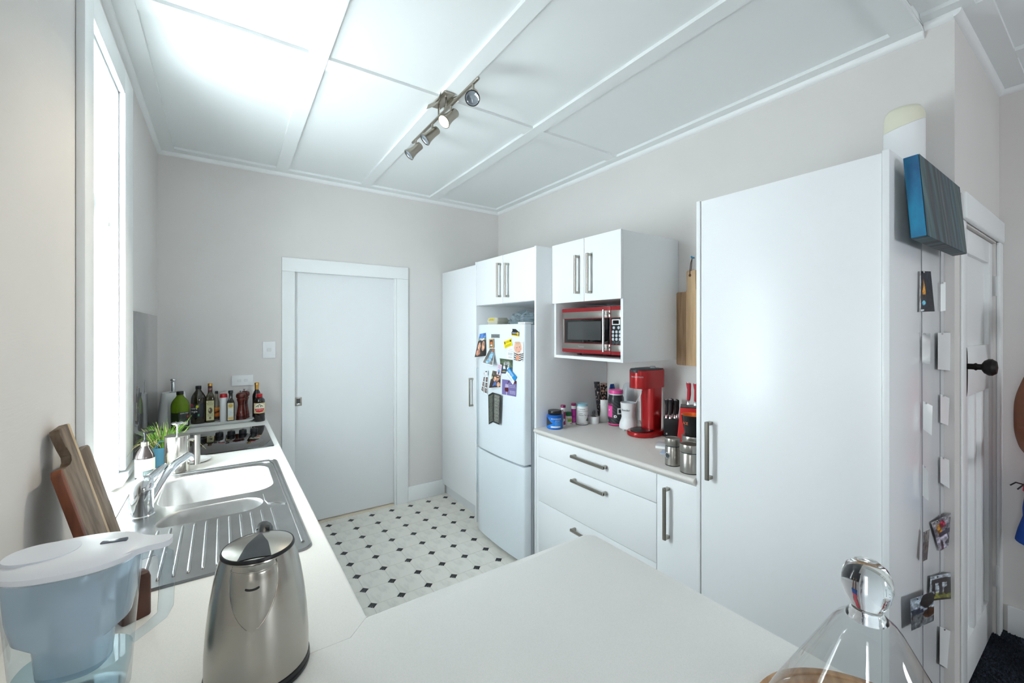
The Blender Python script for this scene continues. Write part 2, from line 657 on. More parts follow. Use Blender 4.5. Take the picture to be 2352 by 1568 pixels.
# window in the left wall
w1 = thing('window_1', 'tall white sash window, blown out by daylight, above the sink', loc=(XL, 2.1, 0.935), kind=ST)
AR = lambda: M()
AR().box(XL, XL + 0.022, 1.742, 1.845, 0.945, 2.622, 0.005).build('architrave', WHITE, w1, w=True)
AR().box(XL, XL + 0.022, 2.372, 2.556, 0.945, 2.622, 0.005).build('architrave', WHITE, w1, w=True)
AR().box(XL, XL + 0.012, 2.5565, 2.575, 0.935, 2.64, 0.003).build('back_moulding', WHITE, w1, w=True)
AR().box(XL, XL + 0.021, 1.8455, 2.3715, 2.515, 2.622, 0.005).build('architrave', WHITE, w1, w=True)
AR().box(-0.56, XL, 1.835, 1.846, 0.935, 2.515).build('jamb_lining', WHITE, w1, w=True)
AR().box(-0.56, XL, 2.364, 2.375, 0.935, 2.515).build('jamb_lining', WHITE, w1, w=True)
AR().box(-0.56, XL, 1.8465, 2.3635, 2.504, 2.52).build('head_lining', WHITE, w1, w=True)
AR().box(-0.50, -0.425, 1.8465, 2.3635, 1.985, 2.085, 0.004).build('transom', WHITE, w1, w=True)
AR().box(-0.385, -0.378, 2.352, 2.364, 1.945, 1.97, 0.003).build('stay_pin', CHROME, w1, w=True)
for z0, z1 in ((0.945, 1.984), (2.086, 2.503)):
    s_ = M()
    s_.box(-0.50, -0.462, 1.847, 1.887, z0, z1, 0.003)
    s_.box(-0.50, -0.462, 2.323, 2.363, z0, z1, 0.003)
    s_.box(-0.50, -0.462, 1.888, 2.322, z0, z0 + 0.045, 0.003)
    s_.box(-0.50, -0.462, 1.888, 2.322, z1 - 0.04, z1, 0.003)
    sh = s_.build('sash', WHITE, w1, w=True)
    M().box(-0.483, -0.479, 1.88, 2.33, z0 + 0.04, z1 - 0.035).build('pane', PANE, sh, w=True)
sill = [(-0.56, 1.8465), (XL, 1.8465), (XL, 1.70), (-0.324, 1.70)]
for i in range(13):
    t = pi * i / 12
    sill.append((-0.323 - 0.03 * sin(t) ** 0.7, 2.175 - 0.07 * cos(t)))
sill += [(-0.320, 2.50), (-0.328, 2.585), (XL, 2.60), (XL, 2.3635), (-0.56, 2.3635)]
M().prism(sill, 'z', 0.914, 0.936, 0.004).build('window_sill', WHITE, w1, w=True)

# sliding door in the back wall
d1 = thing('door_1', 'plain white sliding door in the back wall with flush pull', loc=(0.86, YB, 0), kind=ST)
M().box(0.452, 1.252, YB + 0.022, YB + 0.058, 0.012, 1.99, 0.002).build('door_panel', mat('door_white', (236, 238, 239), 0.42, noise=((2, 2, 0.6), 0.02)), d1, w=True)
M().box(0.374, 0.462, YB - 0.02, YB + 0.02, 0, 1.979, 0.003).build('architrave', WHITE, d1, w=True)
M().box(1.262, 1.365, YB - 0.02, YB, 0, 1.979, 0.003).build('architrave', WHITE, d1, w=True)
M().box(0.374, 1.365, YB - 0.02, YB, 1.9795, 2.084, 0.003).build('architrave', WHITE, d1, w=True)
M().box(1.244, 1.2615, YB - 0.012, YB + 0.06, 0, 1.979, 0.002).build('door_jamb', WHITE, d1, w=True)
M().box(0.4625, 1.2435, YB - 0.008, YB + 0.02, 1.979, 1.994).build('door_head', WHITE, d1, w=True)
M().box(0.4625, 1.2435, YB - 0.018, YB + 0.06, 0, 0.007).build('threshold', mat('pale_timber', (226, 213, 192), 0.5), d1, w=True)
fp = at(685, 922, 'y', YB + 0.022)
q = M()
q.box(fp.x - 0.03, fp.x + 0.025, YB + 0.017, YB + 0.0225, fp.z - 0.033, fp.z + 0.033, 0.002)
flush = q.build('flush_pull', NICKEL, d1, w=True)
M().box(fp.x - 0.014, fp.x + 0.014, YB + 0.0145, YB + 0.0168, fp.z - 0.014, fp.z + 0.025, 0.001).build('pull_recess', GREY, flush, w=True)
M().box(fp.x - 0.012, fp.x + 0.012, YB + 0.010, YB + 0.0168, fp.z - 0.028, fp.z - 0.012, 0.002).build('pull_lip', CHROME, flush, w=True)

# baseboards
tag(M().box(1.3655, 1.72, YB - 0.018, YB, 0.0018, 0.135, 0.003).build('baseboard_back', WHITE), 'white baseboard right of the sliding door', kind=ST)
tag(M().box(XP - 0.02, XP, -3.38, YR - 0.03, 0.004, 0.14, 0.003).build('baseboard_far_right', WHITE), 'white baseboard behind the person above navy carpet', kind=ST)

# panelled door on the right
d2 = thing('door_2', 'white panelled timber door with black knob and backplate', loc=(2.86, YR, 0), kind=ST)
YD = YR + 0.012
px0, px1 = 2.482, 3.203
mz = 1.365
M().box(px0, 2.628, YD, YD + 0.042, 0.012, 1.962, 0.002).build('stile', WHITE, d2, w=True)
M().box(3.108, px1, YD, YD + 0.042, 0.012, 1.962, 0.002).build('stile', WHITE, d2, w=True)
for z0, z1 in ((0.012, 0.20), (1.245, 1.46), (1.86, 1.962)):
    M().box(2.6285, 3.1075, YD, YD + 0.042, z0, z1, 0.002).build('rail', WHITE, d2, w=True)
for a in (2.765, 2.928):
    M().box(a, a + 0.042, YD, YD + 0.042, 0.2005, 1.2445, 0.002).build('muntin', WHITE, d2, w=True)
M().box(2.62, 3.115, YD + 0.016, YD + 0.024, 1.45, 1.87).build('panel', WHITE, d2, w=True)
for a, b in ((2.62, 2.768), (2.804, 2.93), (2.967, 3.115)):
    M().box(a, b, YD + 0.016, YD + 0.024, 0.19, 1.255).build('panel', WHITE, d2, w=True)
M().box(2.412, 2.481, YR - 0.008, YR, 0, 1.9695, 0.003).build('architrave', WHITE, d2, w=True)
M().box(3.2035, XP - 0.001, YR - 0.014, YR, 0, 1.9695, 0.005).build('architrave', WHITE, d2, w=True)
M().box(2.412, XP - 0.001, YR - 0.02, YR, 1.97, 2.078, 0.009, 3).build('architrave', WHITE, d2, w=True)
for z in (1.75, 0.30):
    M().lathe([(0.009, z - 0.05), (0.009, z + 0.05)], (3.203, YR - 0.006, 0), 10).build('hinge', WHITE, d2, w=True)
BRONZE = mat('black_bronze', (34, 31, 30), 0.5, 0.2, 0.25)
kx = 2.572
bp = M().prism([(kx + a, b) for a, b in sell(0.026, 0.105, 28, 2.2, 0, mz - 0.01)], 'y', YD - 0.006, YD, 0.002).build('backplate', BRONZE, d2, w=True)
kn = M()
kn.lathe([(0.012, 0), (0.012, -0.02), (0.016, -0.026), (0.012, -0.032), (0.012, -0.042), (0.026, -0.05), (0.034, -0.062), (0.034, -0.072), (0.025, -0.084), (0.0, -0.088)],
         (kx, YD - 0.006, mz + 0.014), 20, 'y')
kn.build('door_knob', BRONZE, bp, w=True)


# ------------------------------------------------------------------ fitted cupboards
XF = 1.67


def handle_v(parent, xf, y, z0, z1):
    m = M()
    m.prism([(xf - 0.038 + 0.013 * (1 - cos(t)) * 0.5, y + 0.0095 * sin(t)) for t in [2 * pi * i / 14 for i in range(14)]], 'z', z0, z1)
    for z in (z0, z1):
        zz = z if z == z0 else z - 0.014
        m.box(xf - 0.034, xf, y - 0.0085, y + 0.0085, zz, zz + 0.014, 0.002)
    return m.build('handle', HANDLE, parent, w=True)


def handle_h(parent, xf, z, y0, y1):
    m = M()
    m.prism([(xf - 0.038 + 0.013 * (1 - cos(t)) * 0.5, z + 0.0095 * sin(t)) for t in [2 * pi * i / 14 for i in range(14)]][::-1], 'y', y0, y1)
    for y in (y0, y1):
        yy = y if y == y0 else y - 0.014
        m.box(xf - 0.034, xf, yy, yy + 0.014, z - 0.0085, z + 0.0085, 0.002)
    return m.build('handle', HANDLE, parent, w=True)


# tall cupboard in the far corner
xb = 1.70
t = thing('tall_cupboard', 'narrow tall white cupboard in the far corner left of the fridge', 'cupboard', (2.0, 3.3, 0.002))
M().box(xb + 0.018, 2.32, 2.961, 3.643, 0.10, 2.062).build('carcass', MELB, t, w=True, smooth=0)
d = M().box(xb, xb + 0.017, 2.963, 3.641, 0.102, 2.060, 0.0015).build('door', MELA, t, w=True)
M().box(xb + 0.04, xb + 0.055, 2.961, 3.643, 0.002, 0.099).build('plinth', EDGE, t, w=True, smooth=0)
p = at(1079, 868, 'x', xb - 0.03)
q = at(1079, 933, 'x', xb - 0.03)
handle_v(d, xb, p.y, q.z, p.z)

# fridge housing: two tall end panels and an overhead cupboard
t = thing('fridge_housing', 'white two-door overhead cupboard with tall side panels around the fridge', 'cupboard', (2.0, 2.55, 0.002))
M().box(XF - 0.002, 2.32, 2.942, 2.958, 0.002, 2.072, 0.001).build('side_panel', MELA, t, w=True)
M().box(XF - 0.002, 2.32, 2.165, 2.183, 0.002, 2.074, 0.001).build('side_panel', MELA, t, w=True)
m = M()
m.box(XF + 0.018, 2.32, 2.184, 2.941, 1.722, 1.738)
m.box(XF + 0.018, 2.32, 2.184, 2.941, 2.05, 2.066)
m.box(2.302, 2.32, 2.184, 2.941, 1.0, 2.049)
m.build('carcass', MELB, t, w=True, smooth=0)
for y0, y1, hx in ((2.562, 2.940, 1142), (2.185, 2.559, 1160)):
    d = M().box(XF, XF + 0.017, y0, y1, 1.724, 2.070, 0.0015).build('door', MELA, t, w=True)
    p, q = at(hx, 603.5, 'x', XF - 0.03), at(hx, 682, 'x', XF - 0.03)
    handle_v(d, XF, p.y, q.z, p.z)

# microwave cupboard
XM = 1.80
y0, y1 = 1.578, 2.163
t = thing('microwave_cupboard', 'white wall cupboard with two doors above an open microwave shelf', 'cupboard', (2.05, 1.87, 1.35))
M().box(XM + 0.018, 2.32, y0, y0 + 0.018, 1.35, 2.083, 0.0008).build('side_panel', MELA, t, w=True)
M().box(XM + 0.018, 2.32, y1 - 0.018, y1, 1.35, 2.083, 0.0008).build('side_panel', MELA, t, w=True)
M().box(XM + 0.018, 2.32, y0 + 0.0185, y1 - 0.0185, 1.35, 1.368, 0.0008).build('shelf', MELA, t, w=True)
m = M()
m.box(XM + 0.02, 2.30, y0 + 0.0185, y1 - 0.0185, 1.706, 1.722)
m.box(XM + 0.02, 2.30, y0 + 0.0185, y1 - 0.0185, 2.066, 2.082)
m.box(2.302, 2.32, y0 + 0.0185, y1 - 0.0185, 1.3685, 2.082)
m.build('carcass', MELB, t, w=True, smooth=0)
for a, b, hx, v0, v1 in ((1.866, y1, 1321, 586, 674), (y0, 1.863, 1349, 581, 673)):
    d = M().box(XM, XM + 0.017, a, b, 1.704, 2.085, 0.0015).build('door', MELA, t, w=True)
    p, q = at(hx, v0, 'x', XM - 0.03), at(hx, v1, 'x', XM - 0.03)
    handle_v(d, XM, p.y, q.z, p.z)

# right-hand worktop
prof = [(2.32, 0.864), (2.32, 0.9), (1.658, 0.9)]
for i in range(1, 8):
    a = radians(90 + 180 * i / 8)
    prof.append((1.658 + 0.012 * cos(a), 0.888 + 0.012 * sin(a)))
prof += [(1.662, 0.872), (1.67, 0.864)]
m = M()
m.prism([(a, b) for a, b in prof], 'y', 1.047, 2.1645)
tag(m.build('worktop', WORKR, smooth=40), 'grey worktop between the fridge and tall pantry, crowded with jars', 'worktop')

# drawers and narrow base cupboard
t = thing('drawer_unit', 'white drawer unit of three drawers under the grey worktop', 'drawers', (2.0, 1.7, 0.002))
M().box(XF + 0.018, 2.32, 1.249, 2.1645, 0.11, 0.863).build('carcass', MELB, t, w=True, smooth=0)
M().box(XF + 0.05, XF + 0.065, 1.249, 2.1645, 0.002, 0.109).build('plinth', EDGE, t, w=True, smooth=0)
M().box(XF + 0.002, XF + 0.017, 2.142, 2.1645, 0.002, 0.863).build('filler_strip', MELA, t, w=True, smooth=0)
hy0, hy1 = at(1386, 1070, 'x', XF - 0.03).y, at(1311, 1046, 'x', XF - 0.03).y
for z0, z1, hv in ((0.7255, 0.862, 1046), (0.4455, 0.7225, 1101.5), (0.112, 0.4425, 1215)):
    d = M().box(XF, XF + 0.017, 1.2505, 2.140, z0, z1, 0.0015).build('drawer_front', MELA, t, w=True)
    handle_h(d, XF, at(1311, hv, 'x', XF - 0.03).z - 0.004, hy0, hy1)
t = thing('base_cupboard', 'narrow white base cupboard between drawers and tall pantry', 'cupboard', (2.0, 1.15, 0.002))
M().box(XF + 0.018, 2.32, 1.0465, 1.248, 0.11, 0.863).build('carcass', MELB, t, w=True, smooth=0)
M().box(XF + 0.05, XF + 0.065, 1.0465, 1.248, 0.002, 0.109).build('plinth', EDGE, t, w=True, smooth=0)
d = M().box(XF, XF + 0.017, 1.048, 1.2475, 0.112, 0.862, 0.0015).build('door', MELA, t, w=True)
p, q = at(1526, 1121, 'x', XF - 0.03), at(1526, 1239, 'x', XF - 0.03)
handle_v(d, XF, p.y, q.z, p.z)

# tall pantry nearest the camera
t = thing('pantry_cupboard', 'large tall white pantry with one wide door, nearest on the right', 'cupboard', (2.0, 0.73, 0.002))
M().box(XF - 0.006, 2.32, 1.0295, 1.0455, 0.002, 2.075, 0.001).build('side_panel', MELA, t, w=True)
M().box(XF - 0.006, 2.3215, 0.414, 0.4315, 0.002, 2.078, 0.0012).build('side_panel', mat('pantry_side_gloss', (232, 234, 236), 0.22), t, w=True)
M().box(XF + 0.018, 2.32, 0.432, 1.029, 0.11, 2.06).build('carcass', MELB, t, w=True, smooth=0)
M().box(XF + 0.05, XF + 0.065, 0.432, 1.029, 0.002, 0.109).build('plinth', EDGE, t, w=True, smooth=0)
d = M().box(XF, XF + 0.017, 0.4335, 1.0275, 0.112, 2.073, 0.0015).build('door', MELA, t, w=True)
p, q = at(1624, 969, 'x', XF - 0.03), at(1624, 1102, 'x', XF - 0.03)
handle_v(d, XF, p.y, q.z, p.z)

# ------------------------------------------------------------------ left worktop and peninsula
XC, YP, XE, YN = 0.264, 0.952, 0.945, 0.02
SX0, SX1, SY0, SY1 = -0.298, 0.218, 1.335, 2.362       # sink outline
CX0, CX1, CY0, CY1 = -0.275, 0.2, 1.36, 2.34            # cut-out


def edge_prof(x0, x1):
    pr = [(x0, 0.866), (x0, 0.9), (x1 - 0.008, 0.9)]
    for i in range(1, 7):
        a = radians(90 - 90 * i / 6)
        pr.append((x1 - 0.008 + 0.008 * cos(a), 0.892 + 0.008 * sin(a)))
    pr.append((x1, 0.866))
    return pr


t = thing('worktop', 'L-shaped white worktop running under the window and along the peninsula', 'worktop', (0, 1.5, 0.866))
m = M()
YJ = 0.905
m.prism(edge_prof(XL, XC), 'y', CY1, YB)
m.prism(edge_prof(CX1, XC), 'y', CY0, CY1)
m.box(XL, CX0, CY0, CY1, 0.866, 0.9)
m.prism(edge_prof(XL, XC), 'y', YP, CY0)
m.prism([(XL, YJ), (XC - 0.047, YJ), (XC, YP), (XL, YP)], 'z', 0.866, 0.9)
m.build('worktop_slab', WORK, t, w=True, smooth=40, recalc=True)
m = M()
pl = [(XL, YN), (XE - 0.03, YN)]
pl += [(XE - 0.03 + 0.03 * sin(radians(18 * i)), YN + 0.03 - 0.03 * cos(radians(18 * i))) for i in range(1, 6)]
pl += [(XE - 0.022 + 0.022 * cos(radians(18 * i)), YP - 0.022 + 0.022 * sin(radians(18 * i))) for i in range(0, 6)]
pl += [(XC + 0.0008, YP), (XC - 0.0464, YJ - 0.0008), (XL, YJ - 0.0008)]
m.prism(pl, 'z', 0.866, 0.9, 0.006, 3, skip=lambda c: c.x < XC + 0.0005 and c.y > YN + 0.01)
m.build('worktop_slab', WORK, t, w=True, smooth=40)

t = thing('base_cabinet', 'white base cabinets carrying the sink worktop', 'cabinet', (-0.05, 2.2, 0.002))
m = M()
XL_ = XL + 0.002
m.box(XL_, 0.225, 0.98, 1.30, 0.1, 0.865)
m.box(XL_, 0.225, 2.40, 3.62, 0.1, 0.865)
m.box(XL_, 0.225, 1.30, 2.40, 0.1, 0.62)
m.box(0.20, 0.225, 1.30, 2.40, 0.62, 0.865)
m.box(XL_, 0.17, 0.98, 3.62, 0.002, 0.1)
m.build('carcass', MELB, t, w=True, smooth=0)
for i in range(5):
    a = 0.985 + i * 0.527
    M().box(0.2255, 0.243, a, a + 0.523, 0.112, 0.858, 0.0015).build('door', MELA, t, w=True)
t = thing('peninsula_cabinet', 'white cabinet under the peninsula worktop in the foreground', 'cabinet', (0.4, 0.5, 0.002))
M().box(XL_, 0.90, 0.30, 0.90, 0.1, 0.865).build('carcass', MELB, t, w=True, smooth=0)
M().box(XL_, 0.87, 0.33, 0.85, 0.002, 0.099).build('plinth', EDGE, t, w=True, smooth=0)
for i in range(2):
    M().box(0.265 + i * 0.317, 0.265 + i * 0.317 + 0.314, 0.9005, 0.918, 0.112, 0.858, 0.0015).build('door', MELA, t, w=True)

# glass splashback
t = thing('splashback', 'grey glass splashback panel reflecting the paper towel and bottles', 'splashback', (XL, 3.08, 0.901))
M().box(XL + 0.0005, XL + 0.0065, 2.600, 3.585, 0.901, 1.622, 0.0008).build('glass_panel', mat('splash_grey', (120, 121, 124), 0.03, spec=0.7, coat=0.4), t, w=True)
M().box(XL + 0.0005, XL + 0.0085, 2.590, 2.5995, 0.901, 1.622, 0.001).build('edge_strip', DARKP, t, w=True)

# ------------------------------------------------------------------ sink and tap
t = thing('sink', 'stainless steel inset sink with two bowls and ribbed drainer', 'sink', (-0.04, 1.85, 0.9))
ZS = 0.9035


def bowl1():
    return [(-0.125, 1.925), (0.10, 1.925)] + [(0.10 + 0.075 * sin(a), 2.0 - 0.075 * cos(a)) for a in [radians(15 * i) for i in range(1, 7)]] + \
        [(0.175, 2.215)] + [(0.10 + 0.075 * cos(a), 2.215 + 0.075 * sin(a)) for a in [radians(15 * i) for i in range(1, 7)]] + \
        [(-0.12, 2.29)] + [(-0.12 - 0.075 * sin(a), 2.215 + 0.075 * cos(a)) for a in [radians(15 * i) for i in range(1, 7)]] + \
        [(-0.195, 1.995)] + [(-0.125 - 0.07 * cos(a), 1.995 - 0.07 * sin(a)) for a in [radians(15 * i) for i in range(1, 6)]]


def bowl2():
    a1 = [(0.055 + 0.07 * sin(radians(15 * i)), 1.802 - 0.07 * cos(radians(15 * i))) for i in range(0, 13)]
    a2 = [(-0.095 - 0.02 * sin(radians(15 * i)), 1.872 + 0.0 * i) for i in range(0, 1)]
    a3 = [(-0.125, 1.868), (-0.148, 1.85), (-0.166, 1.82), (-0.177, 1.79), (-0.178, 1.765), (-0.17, 1.745), (-0.155, 1.735), (-0.13, 1.732)]
    return a1 + a2 + a3


bm_ = M()
bm = bm_.bm
outer = rrect(SX0, SX1, SY0, SY1, 0.035, 6)
loops = [outer, bowl1(), bowl2()]
edges = []
for lp in loops:
    vs = [bm.verts.new((a, b, ZS)) for a, b in lp]
    for i in range(len(vs)):
        edges.append(bm.edges.new((vs[i], vs[(i + 1) % len(vs)])))
bmesh.ops.triangle_fill(bm, use_beauty=True, use_dissolve=False, edges=edges)
bm_.loft([l3(outer, ZS), l3(rrect(SX0 - 0.002, SX1 + 0.002, SY0 - 0.002, SY1 + 0.002, 0.036, 6), 0.9005)], False, False)
plate = bm_.build('sink_top', SINKM, t, w=True, smooth=30, weld=True)
rim = M()
rim.tube([(a, b, ZS) for a, b in rrect(SX0 + 0.004, SX1 - 0.004, SY0 + 0.004, SY1 - 0.004, 0.033, 6)], 0.0032, 6, True)
rim.build('sink_rim', SINKM, t, w=True)


def inset(loop, d, cx, cy):
    out = []
    n = len(loop)
    for i in range(n):
        a, b, c = Vector(loop[i - 1]), Vector(loop[i]), Vector(loop[(i + 1) % n])
        tt = (c - a)
        nn = Vector((-tt.y, tt.x))
        nn = nn.normalized() if nn.length > 1e-9 else Vector((0, 0))
        if nn.dot(Vector((cx, cy)) - b) < 0:
            nn = -nn
        out.append((b.x + nn.x * d, b.y + nn.y * d))
    return out


for lp, dep, c, hole in ((bowl1(), 0.165, (-0.01, 2.1), (-0.01, 2.11)), (bowl2(), 0.10, (-0.03, 1.8), (-0.02, 1.80))):
    m = M()
    L = [l3(lp, ZS), l3(inset(lp, 0.004, *c), ZS - 0.003), l3(inset(lp, 0.006, *c), ZS - 0.010), l3(inset(lp, 0.012, *c), ZS - dep + 0.03),
         l3(inset(lp, 0.020, *c), ZS - dep + 0.008), l3(inset(lp, 0.036, *c), ZS - dep)]
    m.loft(L, False, True)
    bw = m.build('bowl', BOWLM, t, w=True, smooth=50)
    M().lathe([(0.0, 0.001), (0.036, 0.001), (0.04, 0.003), (0.042, 0.0)], (hole[0], hole[1], ZS - dep + 0.001), 20).build('waste', CHROME, bw, w=True)
for i in range(13):
    x = -0.226 + i * 0.0308
    y1 = 1.715 if i > 1 else 1.66
    m = M()
    m.lathe([(0.0, 0), (0.0034, 0.004), (0.0042, 0.02), (0.0042, y1 - 1.372 - 0.02), (0.0034, y1 - 1.372 - 0.004), (0, y1 - 1.372)], (x, 1.372, ZS + 0.0002), 8, 'y', sy=1)
    m.build('drainer_rib', SINKM, t, w=True, smooth=60)
m = M()
m.tube([(0.198, 1.385, ZS), (0.2, 1.7, ZS), (0.2, 2.27, ZS), (0.188, 2.318, ZS), (0.15, 2.33, ZS), (-0.20, 2.338, ZS)], [0.005, 0.0065, 0.0065, 0.006, 0.0045, 0.003], 8)
m.tube([(0.131, 1.872, ZS), (0.131, 1.80, ZS), (0.137, 1.765, ZS), (0.165, 1.755, ZS), (0.19, 1.73, ZS)], 0.0026, 6)
m.build('pressed_ridge', SINKM, t, w=True, smooth=60)

tx, ty = -0.222, 1.880
t = thing('kitchen_tap', 'chrome single-lever mixer tap with long arched spout over the sink', 'tap', (tx, ty, ZS))
M().lathe([(0.034, 0), (0.034, 0.006), (0.031, 0.009), (0.0305, 0.045), (0.0315, 0.048), (0.0315, 0.080)], seg=28, cap1=True).build('tap_body', CHROME, t)
sp = M()
tip = at(430, 1046, 'y', 2.06) - Vector((tx, ty, ZS))
S0 = Vector((0.012, 0.018, 0.032))
pts, rr = [], []
for i in range(15):
    f = i / 14
    p = S0.lerp(tip, f)
    p.z += 0.030 * sin(pi * min(1, f * 1.0)) ** 1.3 * 0.9
    pts.append(p)
    rr.append(0.0160 - 0.0025 * f)
pts += [tip + Vector((0.008, 0.014, -0.008)), tip + Vector((0.011, 0.019, -0.022))]
rr += [0.0135, 0.0125]
sp.tube(pts, rr, 14)
sp.build('spout', CHROME, t, smooth=60)
lv = M()
lv.loft([[(p[0] + o_, p[1] + o_ * 1.5, z) for p in sell(r, r, 24)] for r, z, o_ in ((0.0318, 0.0805, 0), (0.0322, 0.092, 0), (0.031, 0.106, 0.001), (0.026, 0.120, 0.003), (0.016, 0.130, 0.005), (0.005, 0.133, 0.006))])
lv.tube([(-0.004, -0.006, 0.104), (0.010, 0.018, 0.112), (0.026, 0.052, 0.122), (0.040, 0.085, 0.130), (0.050, 0.108, 0.133), (0.054, 0.118, 0.132)], [0.024, 0.024, 0.020, 0.015, 0.011, 0.006], 14, flat=0.7)
lv.build('lever', CHROME, t, smooth=60)

# ------------------------------------------------------------------ cooktop
cx0, cx1, cy0, cy1 = -0.33, 0.234, 2.634, 3.225
t = thing('cooktop', 'black glass ceramic cooktop with four knobs in the worktop', 'cooktop', (-0.05, 2.93, 0.9005))
M().prism(rrect(cx0, cx1, cy0, cy1, 0.006, 3), 'z', 0.9005, 0.9055, 0.001).build('glass_top', BLKGL, t, w=True)
for a, b, r in ((-0.16, 2.80, 0.075), (0.10, 2.80, 0.09), (-0.16, 3.07, 0.09), (0.07, 2.98, 0.07)):
    m = M()
    m.lathe([(r, 0.9056), (r + 0.0012, 0.9058), (r + 0.0024, 0.9056)], (a, b, 0), 48, cap0=False, cap1=False)
    m.build('ring_mark', mat('ring_grey', (95, 95, 98), 0.3), t, w=True)
for u, v in ((1350, 890), (1515, 872), (1675, 852), (1830, 832)):
    p = at(280 + u / 6.03, 850 + v / 6.03, 'z', 0.915)
    m = M()
    m.lathe([(0.020, 0.9056), (0.021, 0.91), (0.0195, 0.926), (0.016, 0.929), (0.0, 0.929)], (p.x, p.y, 0), 20)
    m.box(p.x - 0.005, p.x + 0.005, p.y - 0.021, p.y + 0.015, 0.926, 0.932, 0.002)
    m.build('knob', BLACKP, t, w=True)

# wall switch and socket on the back wall
s = thing('light_switch', 'white vertical light switch plate left of the sliding door', 'switch', (at(618, 803, 'y', YB).x, YB, at(618, 803, 'y', YB).z))
M().prism(rrect(-0.042, 0.042, -0.062, 0.062, 0.004, 3), 'y', -0.011, 0, 0.002).build('plate', WPLAS, s)
M().prism(rrect(-0.014, 0.014, -0.012, 0.012, 0.002, 2), 'y', -0.0155, -0.0112, 0.001).build('rocker', mat('switch_cream', (222, 224, 224), 0.3), s)
s = thing('power_socket', 'white double socket plate above the bottles', 'socket', (at(557, 873, 'y', YB).x, YB, at(557, 873, 'y', YB).z))
M().prism(rrect(-0.066, 0.066, -0.038, 0.038, 0.004, 3), 'y', -0.011, 0, 0.002).build('plate', WPLAS, s)
for a in (-0.02, 0.02):
    M().prism(rrect(a - 0.011, a + 0.011, -0.009, 0.009, 0.002, 2), 'y', -0.0145, -0.0112, 0.001).build('rocker', mat('switch_cream', (222, 224, 224), 0.3), s)

# ------------------------------------------------------------------ ceiling spotlight bar
p, q = at(1099, 178, 'z', 2.648), at(948, 328, 'z', 2.648)
bxm = (p.x + q.x) / 2
t = thing('spotlight_bar', 'brushed nickel ceiling bar with four spotlights, one lit', 'ceiling light', (bxm, (p.y + q.y) / 2, ZB))
M().lathe([(0, p.y), (0.007, p.y + 0.002), (0.008, p.y + 0.006), (0.008, q.y - 0.006), (0.007, q.y - 0.002), (0, q.y)], (bxm, 0, 2.648), 14, 'y').build('bar', NICKEL, t, w=True)
yc = (p.y + q.y) / 2 - 0.02
m = M()
m.box(bxm - 0.028, bxm + 0.028, yc - 0.085, yc + 0.085, ZB - 0.012, ZB - 0.0005, 0.002)
for s_ in (-1, 1):
    m.grid(lambda u, v, s_=s_: (bxm + s_ * (0.030 + 0.022 * (2 * u - 1) ** 2 - 0.008 + 0.010 * v), yc + (u - 0.5) * 0.16, ZB - 0.006 - 0.028 * v), 12, 3)
for b in (-0.045, 0.045):
    m.lathe([(0.005, 2.65), (0.005, ZB - 0.01)], (bxm, yc + b, 0), 8)
m.build('mounting_plate', NICKEL, t, w=True)
BULB = mat('bulb_glow', (255, 236, 205), 0.4, emit=((255, 226, 180), 9))
LENS = mat('lamp_lens', (170, 180, 190), 0.08, 0.6)
specs = [((1082, 232), Vector((-0.42, -0.62, -0.62)), 'off', (1087, 195)), ((1037, 277), Vector((-0.62, -0.08, -0.62)), 'on', (1036, 246)),
         ((995, 317), Vector((-0.66, 0.10, -0.66)), 'off', (993, 288)), ((957, 350), Vector((-0.66, 0.12, -0.68)), 'off', (955, 324))]
for (uv, dr, st, top) in specs:
    a = at(top[0], top[1], 'x', bxm)
    hy = a.y
    dr = dr.normalized()
    c = Vector((bxm, hy, 2.592))
    m = M()
    m.lathe([(0.006, 2.606), (0.006, 2.645)], (bxm, hy, 0), 10)
    m.lathe([(0.009, -0.006), (0.009, 0.006)], (bxm, hy, 2.604), 10, 'y')
    ar = m.build('swivel_arm', NICKEL, t, w=True)
    m = M()
    m.lathe([(0.0, -0.040), (0.020, -0.039), (0.0225, -0.034), (0.0225, 0.0), (0.0245, 0.022), (0.0285, 0.042), (0.034, 0.058), (0.032, 0.058), (0.027, 0.044)], seg=28, cap1=False)
    rot = dr.to_track_quat('Z', 'Y').to_matrix().to_4x4()
    m.xf(Matrix.Translation(c) @ rot)
    hd = m.build('lamp_head', NICKEL, t, w=True, smooth=50, label='lit spotlight head' if st == 'on' else None)
    m = M()
    m.lathe([(0.0305, 0.0535), (0.026, 0.049), (0.0, 0.047)], seg=24, cap0=False)
    m.xf(Matrix.Translation(c) @ rot)
    m.build('bulb', BULB if st == 'on' else LENS, hd, w=True, smooth=60)
    m = M()
    m.lathe([(0.0325, 0.0575), (0.0325, 0.0595), (0.0295, 0.0595), (0.0295, 0.0575)], seg=28, cap0=False, cap1=False)
    m.xf(Matrix.Translation(c) @ rot)
    m.build('lens_ring', BLACKP if st == 'off' and top[0] > 1080 else NICKEL, hd, w=True)
    if st == 'on':
        l = bpy.data.lights.new('spot_lamp', 'SPOT')
        l.energy = 10
        l.color = (1.0, 0.85, 0.62)
        l.spot_size = radians(75)
        l.spot_blend = 0.7
        l.shadow_soft_size = 0.02
        lo = bpy.data.objects.new('spot_lamp', l)
        lo.location = c + dr * 0.064 - root_loc(t)
        lo.rotation_euler = dr.to_track_quat('-Z', 'Y').to_euler()
        lo.parent = t
        COL.objects.link(lo)

# ------------------------------------------------------------------ fridge
FY0, FY1 = 2.20, 2.80


def FX(y):
    tt = (y - 2.5) / 0.3
    return 1.60 - 0.016 * (1 - tt * tt)


